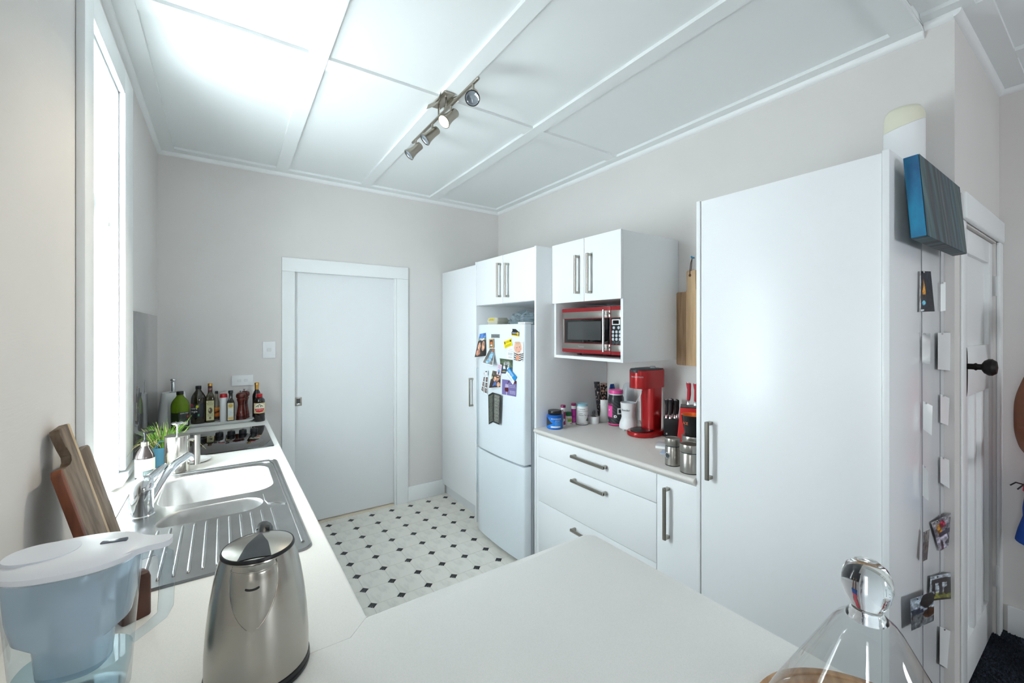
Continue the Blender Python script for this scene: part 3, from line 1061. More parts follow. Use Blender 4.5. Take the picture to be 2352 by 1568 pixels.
fr = thing('fridge', 'tall white fridge freezer covered with magnets and photos', 'fridge', (1.95, 2.5, 0.002))
M().box(1.662, 2.28, FY0 + 0.004, FY1 - 0.004, 0.03, 1.565, 0.006).build('body', FRIDGE, fr, w=True)
for yy in (2.25, 2.75):
    for xx in (1.72, 2.2):
        M().lathe([(0.02, 0.002), (0.02, 0.0295)], (xx, yy, 0), 12).build('foot', BLACKP, fr, w=True)


def fdoor(z0, z1):
    pts = [(1.655, FY1), (1.612, FY1), (1.603, FY1 - 0.003)]
    pts += [(FX(FY1 - 0.01 - 0.58 * i / 14), FY1 - 0.01 - 0.58 * i / 14) for i in range(15)]
    pts += [(1.603, FY0 + 0.003), (1.612, FY0), (1.655, FY0)]
    return M().prism(pts, 'z', z0, z1, 0.005, 2)


du = fdoor(0.657, 1.57).build('door', FRIDGE, fr, w=True, smooth=40)
dl = fdoor(0.032, 0.645).build('freezer_door', FRIDGE, fr, w=True, smooth=40)
M().box(1.6555, 1.6615, FY0 + 0.008, FY1 - 0.008, 0.04, 1.56).build('door_seal', GASK, fr, w=True)
M().box(1.612, 1.68, FY0 + 0.01, FY0 + 0.09, 1.5705, 1.583, 0.004).build('hinge_cover', WPLAS, fr, w=True)
for d, z0, z1 in ((du, 0.668, 1.24), (dl, 0.30, 0.636)):
    m = M()
    m.prism([(1.592, 2.8025), (1.60, 2.824), (1.612, 2.826), (1.615, 2.815), (1.61, 2.8025)], 'z', z0, z1, 0.002)
    m.build('grip', FRIDGE, d, w=True)
p = at(1139.5, 771.5, 'x', 1.59)
bd = M().prism([(p.y - 0.056, p.z - 0.013), (p.y + 0.056, p.z - 0.013), (p.y + 0.056, p.z + 0.013), (p.y - 0.056, p.z + 0.013)], 'x', 1.5825, 1.588, 0.001)
bd = bd.build('badge', mat('badge_grey', (150, 153, 156), 0.3, 0.6), du, w=True)
lettering('Fisher & Paykel', 0.013, lambda x, y: (1.5822, p.y - x, p.z + y), INK, du, w=True)

K8 = lambda a, b: (1080 + a / 5.806, 730 + b / 5.806)


def fsheet(name, label, cat, corners, colfn, curl=None, nu=48, nv=60, rough=0.35, eps=0.0015, bend=None):
    """a print held on the fridge door; corners TL TR BR BL in the close-up's pixels"""
    C = [K8(*c) for c in corners]

    def pt(u, v):
        a = [C[3][i] * (1 - u) + C[2][i] * u for i in (0, 1)]
        b = [C[0][i] * (1 - u) + C[1][i] * u for i in (0, 1)]
        q = [a[i] * (1 - v) + b[i] * v for i in (0, 1)]
        if bend:
            q[1] += bend(u, v) / 5.806
        o = eps + (curl(u, v) if curl else 0)
        x = 1.59
        for _ in range(4):
            w_ = at(q[0], q[1], 'x', x)
            x = FX(w_.y) - o
        return at(q[0], q[1], 'x', x)
    c = pt(0.5, 0.5)
    th = thing(name, label, cat, c, group='photos and magnets on the fridge door')
    s_ = sheet('printed_sheet', pt, colfn, th, nu, nv, rough, w=True)
    return th, pt


def grain(f, amt=0.35, fu=9.0, fv=13.0, seed=0):
    """photographic mottling: smooth value noise over a picture function"""
    rn = random.Random(seed)
    G = [[rn.uniform(-1, 1) for _ in range(40)] for _ in range(40)]

    def sm(x, y):
        i, j = int(x), int(y)
        a, b = x - i, y - j
        a, b = a * a * (3 - 2 * a), b * b * (3 - 2 * b)
        return (G[j % 40][i % 40] * (1 - a) + G[j % 40][(i + 1) % 40] * a) * (1 - b) + (G[(j + 1) % 40][i % 40] * (1 - a) + G[(j + 1) % 40][(i + 1) % 40] * a) * b

    def fn(u, v):
        n = sm(u * fu, v * fv) * 0.6 + sm(u * fu * 2.3 + 7, v * fv * 2.3 + 3) * 0.4
        du, dv = 0.03 * sm(u * 6 + 11, v * 8), 0.02 * sm(u * 6, v * 8 + 17)
        c = f(min(1, max(0, u + du)), min(1, max(0, v + dv)))
        return tuple(min(255, max(0, q * (1 + amt * n) + 12 * amt * n)) for q in c)
    return fn


SKN, SKD = (214, 160, 132), (170, 112, 88)
WB = lambda f, m=0.05, c=(244, 244, 242): (lambda u, v: c if (u < m or u > 1 - m or v < m * 0.8 or v > 1 - m * 0.8) else f(u, v))
cv = lambda u, v: 0.035 * (1 - v) ** 2 * (1.2 - u)
fsheet('photo', 'curled photo of a pair posing under a blue sky, top left of the fridge', 'photo', ((128, 212), (210, 197), (210, 505), (60, 522)),
       grain(pic(lambda u, v: (70, 120, 190) if v > 0.8 else ((120, 140, 120) if v > 0.7 else (46, 38, 36)),
           [('e', 0.25, 0.45, 0.16, 0.18, SKN), ('e', 0.7, 0.45, 0.18, 0.2, SKN), ('e', 0.25, 0.2, 0.2, 0.14, (196, 140, 118)), ('r', 0.62, 0.05, 0.98, 0.2, (40, 36, 40)), ('e', 0.5, 0.75, 0.3, 0.05, (230, 230, 230))]), 0.45, seed=1), cv)
t, _ = fsheet('frame_magnet', 'small wooden frame magnet with a dark inset on the fridge', 'magnet', ((250, 282), (312, 276), (312, 402), (250, 406)),
              pic((196, 156, 104), [('r', 0.2, 0.12, 0.8, 0.88, (40, 36, 36)), ('e', 0.5, 0.5, 0.2, 0.22, (220, 120, 50)), ('e', 0.5, 0.3, 0.22, 0.1, (210, 216, 220))]), eps=0.008)
fsheet('photo', 'curled photo of a baby in a pale blue suit under the wooden frame magnet', 'photo', ((262, 402), (335, 402), (300, 640), (155, 598)),
       WB(grain(pic(lambda u, v: (96, 92, 90) if v > 0.3 else (130, 128, 126), [('p', [(0.3, 0.1), (0.6, 0.05), (0.8, 0.5), (0.85, 0.75), (0.5, 0.78), (0.35, 0.45)], (140, 190, 224)), ('e', 0.7, 0.86, 0.18, 0.11, SKD), ('e', 0.45, 0.3, 0.08, 0.05, SKN)]), 0.35, seed=2)), lambda u, v: 0.05 * (1 - v) ** 2)
t, ptf = fsheet('house_magnet', 'black house-shaped magnet with a yellow base, top right of fridge', 'magnet', ((551, 145), (655, 150), (650, 252), (553, 238)),
                pic((30, 32, 36), [('p', [(0, 0.55), (0, 1), (0.1, 1), (0.12, 0.75)], (226, 234, 240)), ('p', [(0.55, 1.0), (1, 1), (1, 0.6)], (226, 234, 240)), ('r', 0, 0, 1, 0.16, (238, 204, 40)), ('e', 0.82, 0.4, 0.13, 0.2, (230, 190, 60)), ('l', 0.08, 0.3, 0.7, 0.62, 2, (220, 220, 220))]), eps=0.003)
fsheet('card', 'tilted yellow card printed in black on the fridge', 'card', ((443, 315), (545, 272), (560, 365), (462, 408)),
       pic((240, 218, 20), [('r', 0.08, 0.55, 0.2, 0.9, (30, 30, 20)), ('l', 0.26, 0.62, 0.72, 0.92, 2, (60, 54, 20)), ('l', 0.1, 0.12, 0.9, 0.42, 3, (90, 80, 20)), ('e', 0.86, 0.72, 0.1, 0.16, (60, 60, 30))]), eps=0.004)
fsheet('note', 'white note with short lines of print beside the baby portrait', 'note', ((500, 365), (578, 372), (572, 552), (485, 542)),
       pic((238, 242, 245), [('l', 0.25, 0.12, 0.85, 0.2, 1, (90, 95, 100)), ('l', 0.15, 0.28, 0.9, 0.5, 3, (120, 125, 130)), ('l', 0.1, 0.58, 0.95, 0.64, 1, (100, 105, 110)), ('l', 0.3, 0.72, 0.85, 0.76, 1, (110, 115, 120))]), eps=0.001)
fsheet('photo', 'portrait photo of a baby in a black and white striped top', 'photo', ((583, 315), (710, 316), (708, 576), (582, 570)),
       grain(pic((226, 222, 220), [('e', 0.42, 0.70, 0.39, 0.31, (226, 178, 154)), ('e', 0.40, 0.93, 0.32, 0.08, (208, 168, 144)), ('e', 0.26, 0.58, 0.13, 0.07, (230, 164, 146)), ('e', 0.66, 0.62, 0.11, 0.07, (230, 164, 146)), ('e', 0.31, 0.68, 0.06, 0.018, (96, 70, 60)), ('e', 0.6, 0.72, 0.055, 0.018, (96, 70, 60)), ('e', 0.53, 0.50, 0.09, 0.022, (196, 104, 98)), ('e', 0.5, 0.60, 0.05, 0.022, (210, 152, 128))] +
           [('p', [(0, 0.42 - 0.1 * i), (0.5, 0.33 - 0.1 * i), (1, 0.42 - 0.1 * i), (1, 0.37 - 0.1 * i), (0.5, 0.28 - 0.1 * i), (0, 0.37 - 0.1 * i)], (34, 36, 42)) for i in range(5)] + [('e', 0.42, 0.16, 0.16, 0.16, (224, 150, 120))]), 0.05, seed=3), eps=0.002, nu=52, nv=90)
fsheet('postcard', 'postcard of white sailing boats before a green hill', 'postcard', ((393, 537), (567, 560), (563, 745), (413, 738)),
       grain(pic(lambda u, v: (84, 100, 74) if v > 0.45 else ((60, 84, 110) if v > 0.18 else (40, 60, 100)), [('e', 0.55, 0.72, 0.25, 0.14, (150, 150, 150)), ('p', [(0.2, 0.32), (0.42, 0.32), (0.33, 0.8)], (238, 242, 246)), ('p', [(0.5, 0.28), (0.78, 0.3), (0.66, 0.74)], (230, 236, 244)), ('r', 0.06, 0.08, 0.5, 0.16, (150, 130, 60)), ('l', 0.0, 0.5, 1, 0.98, 6, (60, 74, 54))]), 0.5, seed=4), eps=0.002)
fsheet('card', 'small pale pink card overlapping the sailing boat postcard', 'card', ((368, 606), (424, 625), (405, 770), (350, 748)),
       pic((226, 206, 220), [('l', 0.15, 0.6, 0.85, 0.92, 3, (150, 80, 130)), ('e', 0.5, 0.35, 0.28, 0.16, (120, 170, 210)), ('r', 0.35, 0.05, 0.6, 0.3, (40, 50, 80))]), eps=0.005)
fsheet('photo', 'photo of two people with sunglasses, curling outwards, above the black menu', 'photo', ((297, 692), (414, 720), (408, 925), (242, 940)),
       WB(grain(pic(lambda u, v: (96, 88, 78) if v > 0.5 else (60, 50, 50), [('e', 0.66, 0.55, 0.15, 0.18, SKN), ('e', 0.4, 0.52, 0.12, 0.15, SKN), ('r', 0.55, 0.58, 0.8, 0.64, (20, 20, 26)), ('p', [(0.3, 0.1), (0.6, 0.1), (0.6, 0.4), (0.35, 0.4)], (80, 100, 150)), ('e', 0.8, 0.2, 0.15, 0.16, SKN), ('e', 0.1, 0.6, 0.08, 0.1, (210, 206, 170))]), 0.5, seed=5), 0.03), lambda u, v: 0.03 * (1 - v) * (1 - u))
fsheet('card', 'blue and white card tilted across the sailing postcard and wine card', 'card', ((515, 655), (620, 790), (568, 890), (470, 748)),
       pic(lambda u, v: (30, 140, 210) if v > 0.45 else (236, 242, 246), [('l', 0.08, 0.62, 0.7, 0.88, 2, (220, 235, 245)), ('l', 0.1, 0.1, 0.8, 0.3, 3, (110, 150, 190)), ('e', 0.3, 0.42, 0.14, 0.1, (236, 242, 246)), ('e', 0.55, 0.42, 0.12, 0.1, (236, 242, 246))]), eps=0.0065)
t, ptw = fsheet('card', 'purple card picturing red wine poured into a glass', 'card', ((425, 815), (617, 842), (610, 1050), (423, 1015)),
                pic((118, 108, 164), [('p', [(0.2, 0.42), (0.46, 0.45), (0.44, 0.72), (0.24, 0.72)], (186, 176, 206)), ('p', [(0.19, 0.3), (0.46, 0.32), (0.45, 0.5), (0.2, 0.48)], (92, 16, 30)), ('e', 0.33, 0.3, 0.12, 0.1, (92, 16, 30)), ('r', 0.31, 0.0, 0.35, 0.22, (210, 200, 222)), ('p', [(0.34, 0.7), (0.38, 0.7), (0.5, 0.92), (0.45, 0.94)], (110, 24, 36)),
                                       ('p', [(0.4, 0.95), (0.55, 0.9), (0.5, 0.84), (0.42, 0.88)], (60, 26, 30)), ('l', 0.55, 0.12, 0.95, 0.36, 3, (200, 196, 220)), ('p', [(0.86, 0.8), (1, 0.84), (1, 1), (0.84, 1)], (96, 30, 36))]), eps=0.003, nu=64, nv=70)
lettering('THANKS FOR', 0.0115, lambda x, y: ptw(0.70 + x / 0.155, 0.66 + y / 0.16) - Vector((0.0012, 0, 0)), WINK, t, w=True)
lettering('SHOPPING WITH US', 0.0095, lambda x, y: ptw(0.70 + x / 0.155, 0.56 + y / 0.16) - Vector((0.0012, 0, 0)), WINK, t, w=True)
strip = pic((236, 238, 240), [('r', 0.2, 0.05 + 0.3 * i, 0.82, 0.30 + 0.3 * i, (48, 44, 48)) for i in range(3)] + [('e', 0.5, 0.18 + 0.3 * i, 0.2, 0.08, (150, 110, 100)) for i in range(3)])
fsheet('photo_strip', 'left photo-booth strip hanging from a clip on the fridge', 'photo', ((180, 765), (205, 765), (172, 1000), (140, 962)), strip, lambda u, v: 0.008 * (1 - v), 16, 80)
fsheet('photo_strip', 'right photo-booth strip hanging from a clip on the fridge', 'photo', ((206, 765), (243, 765), (225, 1022), (185, 1000)), strip, lambda u, v: 0.005 * (1 - v), 16, 80)
fsheet('clip_magnet', 'white clip magnet holding the two photo-booth strips', 'magnet', ((180, 712), (236, 706), (236, 766), (180, 770)), pic((222, 226, 230), [('e', 0.45, 0.45, 0.28, 0.25, (240, 240, 242)), ('e', 0.6, 0.9, 0.2, 0.12, (40, 40, 44)), ('r', 0.05, 0.3, 0.15, 0.7, (200, 70, 60))]), eps=0.009)
menu = pic((26, 28, 28), [('l', 0.06, 0.05, 0.36, 0.95, 26, (150, 156, 140)), ('l', 0.5, 0.06, 0.92, 0.97, 30, (196, 198, 184)), ('r', 0.36, 0.0, 0.46, 1, (22, 24, 24))])
fsheet('menu', 'folded black menu with white print, lowest item on the fridge', 'menu', ((240, 1025), (405, 1025), (390, 1425), (247, 1420)), menu, lambda u, v: 0.002 + 0.03 * abs(u - 0.36) ** 0.8 * 0.9, 60, 120,
       bend=lambda u, v: -34 * (1 - abs(u - 0.36) / (0.36 if u < 0.36 else 0.64)))

# on top of the fridge
t = thing('egg_carton', 'pale cardboard egg carton with yellow label on top of the fridge', 'carton', (1.76, at(1157, 741, 'x', 1.80).y + 0.02, 1.567), 0.2)
m = M()
m.loft([l3(rrect(-0.06, 0.06, -0.05, 0.05, 0.012, 3), 0), l3(rrect(-0.066, 0.066, -0.056, 0.056, 0.014, 3), 0.028), l3(rrect(-0.07, 0.07, -0.06, 0.06, 0.014, 3), 0.03), l3(rrect(-0.062, 0.062, -0.05, 0.05, 0.02, 3), 0.058)])
m.build('carton_body', mat('carton', (214, 208, 192), 0.8), t)
sheet('paper_label', lambda u, v: (-0.0712 + 0.008 * v, 0.03 - 0.06 * u, 0.033 + 0.022 * v), pic((222, 200, 90), [('l', 0.1, 0.2, 0.9, 0.8, 2, (80, 80, 60))]), t, 10, 6)
bc = at(1198, 741, 'x', 1.86)
t = thing('plastic_bag', 'crumpled pale blue plastic bag lying on the fridge', 'bag', (bc.x + 0.02, bc.y - 0.01, 1.567))
rb = random.Random(11)
off = [[rb.uniform(-1, 1) for _ in range(25)] for _ in range(13)]


def bag(u, v):
    a = 2 * pi * u
    r = sin(pi * (0.08 + 0.84 * v) / 2 + 0) if False else cos(pi / 2 * v) ** 0.55
    i, j = int(u * 24) % 24, int(v * 12)
    n = off[j][i] * 0.11 * (0.3 + r)
    return ((0.115 + n * 0.08) * cos(a) * (r + n * 0.4), (0.135 + n * 0.08) * sin(a) * (r + n * 0.4), 0.002 + 0.10 * v * (1 + n * 1.2) + 0.012 * sin(3 * a) * v)


m = M()
m.grid(bag, 24, 12)
m.build('crumpled_film', thin('bag_film', (232, 241, 245), 0.15, 1.2, 0.55, (214, 228, 234)), t, smooth=20, weld=True)

# ------------------------------------------------------------------ microwave
mz0 = 1.369
t = thing('microwave', 'red and steel microwave oven with black keypad on the open shelf', 'microwave', (2.05, 1.87, mz0))
mx = 1.862
L_, R_ = at(1291, 760, 'x', mx - 0.02).y, 1.602
ww = L_ - R_
zb, zt = mz0 + 0.016, 1.668
M().box(mx + 0.002, 2.27, R_, L_, zb, zt, 0.006).build('casing', mat('microwave_casing', (150, 34, 36), 0.35, 0.1), t, w=True)
for a in (R_ + 0.05, L_ - 0.08):
    for b in (mx + 0.06, 2.2):
        M().lathe([(0.014, mz0), (0.016, mz0 + 0.0165)], (b, a, 0), 12).build('foot', DARKP, t, w=True)
yk = at(1403, 760, 'x', mx - 0.02).y
xk = mx - 0.02
fd = M().box(xk, mx, yk + 0.0015, L_, zb + 0.004, zt, 0.004).build('door', DRED, t, w=True)
M().box(xk - 0.003, xk - 0.0002, yk + 0.003, L_ - 0.004, zt - 0.064, zt - 0.024, 0.001).build('steel_band', STEEL, fd, w=True)
M().box(xk - 0.003, xk - 0.0002, yk + 0.003, L_ - 0.004, zb + 0.026, zb + 0.062, 0.001).build('steel_band', STEEL, fd, w=True)
M().box(xk - 0.003, xk - 0.0002, L_ - 0.024, L_ - 0.004, zb + 0.0625, zt - 0.0645, 0.001).build('steel_band', STEEL, fd, w=True)
M().box(xk - 0.0025, xk - 0.0002, yk + 0.004, L_ - 0.028, zb + 0.066, zt - 0.068, 0.001).build('door_glass', BLKGL, fd, w=True)
M().box(xk - 0.0036, xk - 0.0026, yk + 0.075, L_ - 0.06, zb + 0.085, zt - 0.085, 0.0004).build('mesh_window', mat('mesh_grey', (70, 72, 72), 0.12, 0.0, 0.6), fd, w=True)
yh = at(1386.5, 760, 'x', xk - 0.03).y
m = M()
m.lathe([(0.0075, zb + 0.02), (0.0075, zt - 0.02)], (xk - 0.033, yh, 0), 14)
for z in (zb + 0.045, zt - 0.042):
    m.box(xk - 0.033, xk - 0.0032, yh - 0.022, yh - 0.004, z - 0.006, z + 0.006, 0.002)
m.build('handle', mat('polished_steel', (205, 205, 203), 0.16, 1.0), fd, w=True)
lettering('Tasman', 0.017, lambda x, y: (xk - 0.0033, (yk + L_) / 2 + 0.03 - x, zb + 0.043 + y), mat('faint_silver', (226, 226, 224), 0.3, 0.8), fd, w=True)
kp = M().box(xk, mx, R_, yk, zb + 0.004, zt, 0.004).build('control_panel', DRED, t, w=True)
M().box(xk - 0.003, xk - 0.0002, R_ + 0.004, yk - 0.003, zt - 0.066, zt - 0.024, 0.001).build('steel_band', STEEL, kp, w=True)
M().box(xk - 0.003, xk - 0.0002, R_ + 0.004, yk - 0.003, zb + 0.024, zb + 0.060, 0.001).build('steel_band', STEEL, kp, w=True)
M().box(xk - 0.0025, xk - 0.0002, R_ + 0.004, yk - 0.003, zb + 0.0625, zt - 0.0685, 0.001).build('keypad', BLACKP, kp, w=True)
kw = yk - R_
M().box(xk - 0.0042, xk - 0.0026, R_ + 0.016, yk - 0.012, zt - 0.108, zt - 0.077, 0.0006).build('display_frame', WPLAS, kp, w=True)
M().box(xk - 0.005, xk - 0.0043, R_ + 0.024, yk - 0.019, zt - 0.103, zt - 0.082).build('display', BLKGL, kp, w=True)
BTN = mat('button_silver', (196, 204, 212), 0.35)
rows = [(zt - 0.124, 2), (zt - 0.148, 3), (zt - 0.169, 3), (zt - 0.19, 3), (zt - 0.212, 3)]
lab = ['', '', '1', '2', '3', '4', '5', '6', '7', '8', '9', '', '0', '']
n = 0
for z, c in rows + [(zb + 0.076, 2)]:
    for i in range(c):
        yb_ = (yk - 0.02 - i * (kw - 0.036) / 2) if c == 3 else (yk - 0.026 - i * (kw - 0.052))
        b = M().lathe([(0.0085, -0.0026), (0.0085, -0.0045), (0.007, -0.0052), (0, -0.0052)], (xk, yb_, z), 14, 'x').build('button', BTN if z > zb + 0.08 else DARKP, kp, w=True)
        n += 1

# ------------------------------------------------------------------ things on the grey worktop
K7 = lambda a, b: (1220 + a / 4.9, 820 + b / 4.9)


def it7(uc, vb, vt, w, z=0.9):
    u, v = K7(uc, vb)
    return item(u, v, 820 + vt / 4.9, w / 4.9, z)


x, y, r, hh = it7(265, 818, 595, 180)
t = thing('supplement_tub', 'blue plastic tub with black screw lid at the fridge end of worktop', 'tub', (x, y, 0.9), facecam(x, y))
hb = hh * 0.76
M().lathe([(r * 0.9, 0), (r * 0.97, 0.003), (r, 0.008), (r, hb - 0.012), (r * 1.0, hb - 0.004), (r * 0.93, hb), (r * 0.8, hb + 0.002)], seg=32).build('tub_body', mat('tub_blue', (14, 96, 190), 0.3), t)
M().lathe([(r * 0.82, hb + 0.0025), (r * 0.84, hb + 0.004), (r * 0.84, hh - 0.003), (r * 0.80, hh), (0, hh)], seg=40).build('lid', BLACKP, t)
s_ = sheet('wrap_label', wrap(r + 0.0004, 0.008, hb - 0.014, -80, 80), pic((16, 120, 214), [('p', [(0, 0.12), (0.42, 0.45), (0.12, 0.98), (0, 0.98)], (40, 42, 46)), ('r', 0.32, 0.06, 0.78, 0.22, (222, 230, 238)), ('l', 0.5, 0.3, 0.8, 0.66, 5, (120, 180, 235))]), t, 40, 30)
lettering('POWERADE', 0.0125, on_cyl(r + 0.001, hb * 0.76, 12), WINK, t)
lettering('ISOTONIC', 0.007, on_cyl(r + 0.001, hb * 0.62, 22), WINK, t)

for uc, vb, vt, wd, body, lbl, nm in ((360, 786, 537, 52, 0, 'white vitamin tube with dark lettering and plum cap behind the blue tub', 'BEROCCA'), (478, 761, 517, 52, 1, 'magenta vitamin tube with plum cap beside the white tin', 'VITA')):
    x, y, r, hh = it7(uc, vb, vt, wd)
    t = thing('vitamin_tube', lbl, 'tube', (x, y, 0.9), facecam(x, y), 'vitamin tubes')
    M().lathe([(r * 0.95, 0), (r, 0.002), (r, hh * 0.88)], seg=20).build('tube_body', WPLAS, t)
    M().lathe([(r * 1.06, hh * 0.885), (r * 1.1, hh * 0.89), (r * 1.1, hh * 0.985), (r, hh), (0, hh)], seg=20).build('cap', mat('plum_cap', (132, 30, 84), 0.35), t)
    if body:
        sheet('wrap_label', wrap(r + 0.0004, hh * 0.1, hh * 0.74, -90, 90), pic((172, 26, 140), [('r', 0.35, 0.52, 0.65, 0.95, (190, 60, 160)), ('l', 0.3, 0.06, 0.8, 0.4, 5, (205, 110, 180))]), t, 14, 30)
    else:
        sheet('wrap_label', wrap(r + 0.0004, hh * 0.1, hh * 0.8, -90, 90), pic((234, 234, 236), [('r', 0.55, 0.0, 0.95, 0.85, (150, 30, 100)), ('e', 0.6, 0.32, 0.2, 0.08, (240, 240, 240)), ('l', 0.2, 0.88, 0.9, 0.94, 1, (190, 60, 70))]), t, 14, 30)
        lettering(nm, 0.016, on_cyl(r + 0.0012, hh * 0.55, -8, True), mat('navy_ink', (24, 40, 66), 0.5), t)

x, y, r, hh = it7(420, 771, 617, 76)
t = thing('pill_bottle', 'small white bottle with green ribbed cap and green label', 'bottle', (x, y, 0.9), facecam(x, y))
M().lathe([(r * 0.9, 0), (r, 0.004), (r, hh * 0.64), (r * 0.9, hh * 0.70), (r * 0.8, hh * 0.72)], seg=24).build('bottle_body', WPLAS, t)
m = M()
m.lathe([(r * 0.9, hh * 0.725), (r * 0.93, hh * 0.74), (r * 0.93, hh * 0.98), (r * 0.86, hh), (0, hh)], seg=24)
m.build('cap', mat('green_cap', (10, 106, 56), 0.4), t)
sheet('wrap_label', wrap(r + 0.0004, hh * 0.08, hh * 0.62, -80, 80), pic((236, 236, 230), [('r', 0.4, 0.42, 0.98, 0.78, (120, 180, 60)), ('r', 0.35, 0.82, 0.9, 0.95, (220, 150, 110)), ('p', [(0.6, 0.1), (0.95, 0.3), (0.9, 0.1)], (150, 60, 80))]), t, 20, 16)

x, y, r, hh = it7(572, 766, 520, 143)
t = thing('tea_tin', 'white tea tin with pale blue open top and herb drawing', 'tin', (x, y, 0.9), facecam(x, y))
M().lathe([(r * 0.98, 0), (r, 0.003), (r, hh * 0.87), (r * 0.97, hh * 0.885)], seg=32).build('tin_body', mat('tin_white', (234, 236, 238), 0.3), t)
M().lathe([(r * 0.90, hh * 0.886), (r * 0.86, hh * 0.93), (r * 0.88, hh * 0.99), (r * 0.84, hh), (r * 0.78, hh * 0.985), (0, hh * 0.985)], seg=32).build('inner_lid', mat('pale_blue_lid', (150, 196, 208), 0.4), t)
M().lathe([(r * 1.015, 0.0), (r * 1.015, 0.004)], seg=32, cap0=False, cap1=False).build('base_ring', DARKP, t)
sheet('wrap_label', wrap(r + 0.0004, hh * 0.05, hh * 0.84, -85, 85), pic((234, 236, 238), [('r', 0.25, 0.76, 0.98, 0.78, (90, 110, 112)), ('p', [(0.72, 0.22), (0.9, 0.5), (0.96, 0.2), (0.86, 0.14)], (70, 100, 70)), ('e', 0.9, 0.45, 0.05, 0.12, (120, 90, 140)), ('r', 0.83, 0.0, 0.85, 0.25, (90, 100, 80)), ('l', 0.32, 0.04, 0.6, 0.08, 1, (120, 124, 126))]), t, 40, 40)
lettering('artemis', 0.0125, on_cyl(r + 0.001, hh * 0.76, 5), GREY, t)
lettering('Liver', 0.0125, on_cyl(r + 0.001, hh * 0.56, -8), INK, t)
lettering('Detox Tea', 0.0125, on_cyl(r + 0.001, hh * 0.48, 6), INK, t)

x, y, r, hh = it7(705, 753, 662, 124)
t = thing('blade_assembly', 'white blender blade base lying blades up beside the tea tin', 'blender blade', (x, y, 0.9), 0.3)
m = M()
m.lathe([(r * 0.96, 0), (r, 0.003), (r, hh * 0.9), (r * 0.95, hh), (r * 0.85, hh), (r * 0.83, hh * 0.7), (0, hh * 0.66)], seg=32)
m.build('blade_cup', WPLAS, t)
m = M()
for i in range(4):
    a = i * pi / 2
    m.faces([(0.002 * sin(a), -0.002 * cos(a), hh * 0.72), (-0.002 * sin(a), 0.002 * cos(a), hh * 0.72), (0.022 * cos(a), 0.022 * sin(a), hh * (0.95 if i % 2 else 1.6)), (0.006 * cos(a), 0.006 * sin(a), hh * (1.2 if i % 2 else 1.9))], [(0, 1, 2, 3)])
m.lathe([(0.005, hh * 0.6), (0.005, hh * 1.1)], seg=8)
m.build('blades', STEEL, t)

x, y, r, hh = it7(812, 733, 470, 152)
t = thing('utensil_pot', 'white marbled ceramic pot in the worktop corner holding two patterned rolls', 'pot', (x, y, 0.9))
MARB = mat('marble_ceramic', (236, 235, 233), 0.25, noise=((18, 18, 9), 0.35, 8, 0.30, 0.36))
M().lathe([(r * 0.97, 0), (r, 0.003), (r, hh - 0.002), (r * 0.97, hh), (r * 0.9, hh - 0.002), (r * 0.9, 0.01), (0, 0.008)], seg=36).build('pot_body', MARB, t)
PB1 = mat('black_spotted_paper', (32, 32, 38), 0.4, noise=((120, 120, 60), 0, 2, 0.36, 0.38), col2=(196, 170, 160))
PB2 = mat('black_pink_paper', (214, 172, 156), 0.4, noise=((60, 60, 60), 0, 3, 0.47, 0.49), col2=(28, 26, 30))
n0 = 0
for (du, v0, pm, wd, lbl) in ((745, 275, PB1, 0.019, 'black spotted roll leaning left in the marbled pot'), (822, 292, PB2, 0.024, 'black and pink patterned roll standing in the marbled pot')):
    top = at(*K7(du, v0), 'y', y + 0.005)
    lean = top.x - (x + (0.004 if du > 800 else -0.008))
    t2 = thing('patterned_roll', lbl, 'roll', (x + (0.014 if du > 800 else -0.022), y, 0.912), group='rolls in the marbled pot')
    m = M()
    ht = top.z - 0.912
    lx = (-0.042 if du < 800 else -0.004)
    m.loft([[(a + lx * f, b + (0.0 if du < 800 else 0.006) * f, ht * f) for a, b in rrect(-wd, wd, -0.014, 0.014, 0.009, 4)] for f in (0, 0.5, 1)])
    m.build('wrapped_roll', pm, t2)

x2, y2 = x + 0.075, y - 0.03
tp = at(*K7(915, 305), 'y', y2)
t = thing('blue_packet', 'crumpled dark blue foil packet behind the pink lidded tub', 'packet', (tp.x + 0.012, y2 + 0.014, 0.9))
m = M()
m.loft([[(a * f, b * f, z) for a, b in sell(0.035, 0.012, 12, 2.5)] for f, z in ((0.9, 0), (1.1, 0.05), (1.0, 0.12), (0.75, tp.z - 0.93), (0.5, tp.z - 0.9))])
m.build('foil_pouch', mat('blue_foil', (16, 66, 132), 0.3, 0.4, bump=((30, 30, 30), 0.8)), t)

x, y, r, hh = it7(955, 778, 365, 178)
t = thing('protein_tub', 'black and pink striped protein tub with a pink screw lid', 'tub', (x, y, 0.9), facecam(x, y))
hb = hh * 0.86
STR = mat('tub_charcoal', (46, 48, 52), 0.3)
M().lathe([(r * 0.95, 0), (r, 0.004), (r, hb - 0.03), (r * 0.96, hb - 0.014), (r * 0.84, hb - 0.002), (r * 0.84, hb)], seg=36).build('tub_body', STR, t)
M().lathe([(r * 0.86, hb + 0.0005), (r * 0.9, hb + 0.003), (r * 0.9, hb + 0.008), (r * 0.86, hb + 0.008)], seg=36).build('lid_ring', WPLAS, t)
M().lathe([(r * 0.88, hb + 0.0085), (r * 0.92, hb + 0.010), (r * 0.92, hh - 0.004), (r * 0.88, hh), (r * 0.7, hh), (r * 0.68, hh - 0.002), (0, hh - 0.002)], seg=44).build('lid', PINK, t)
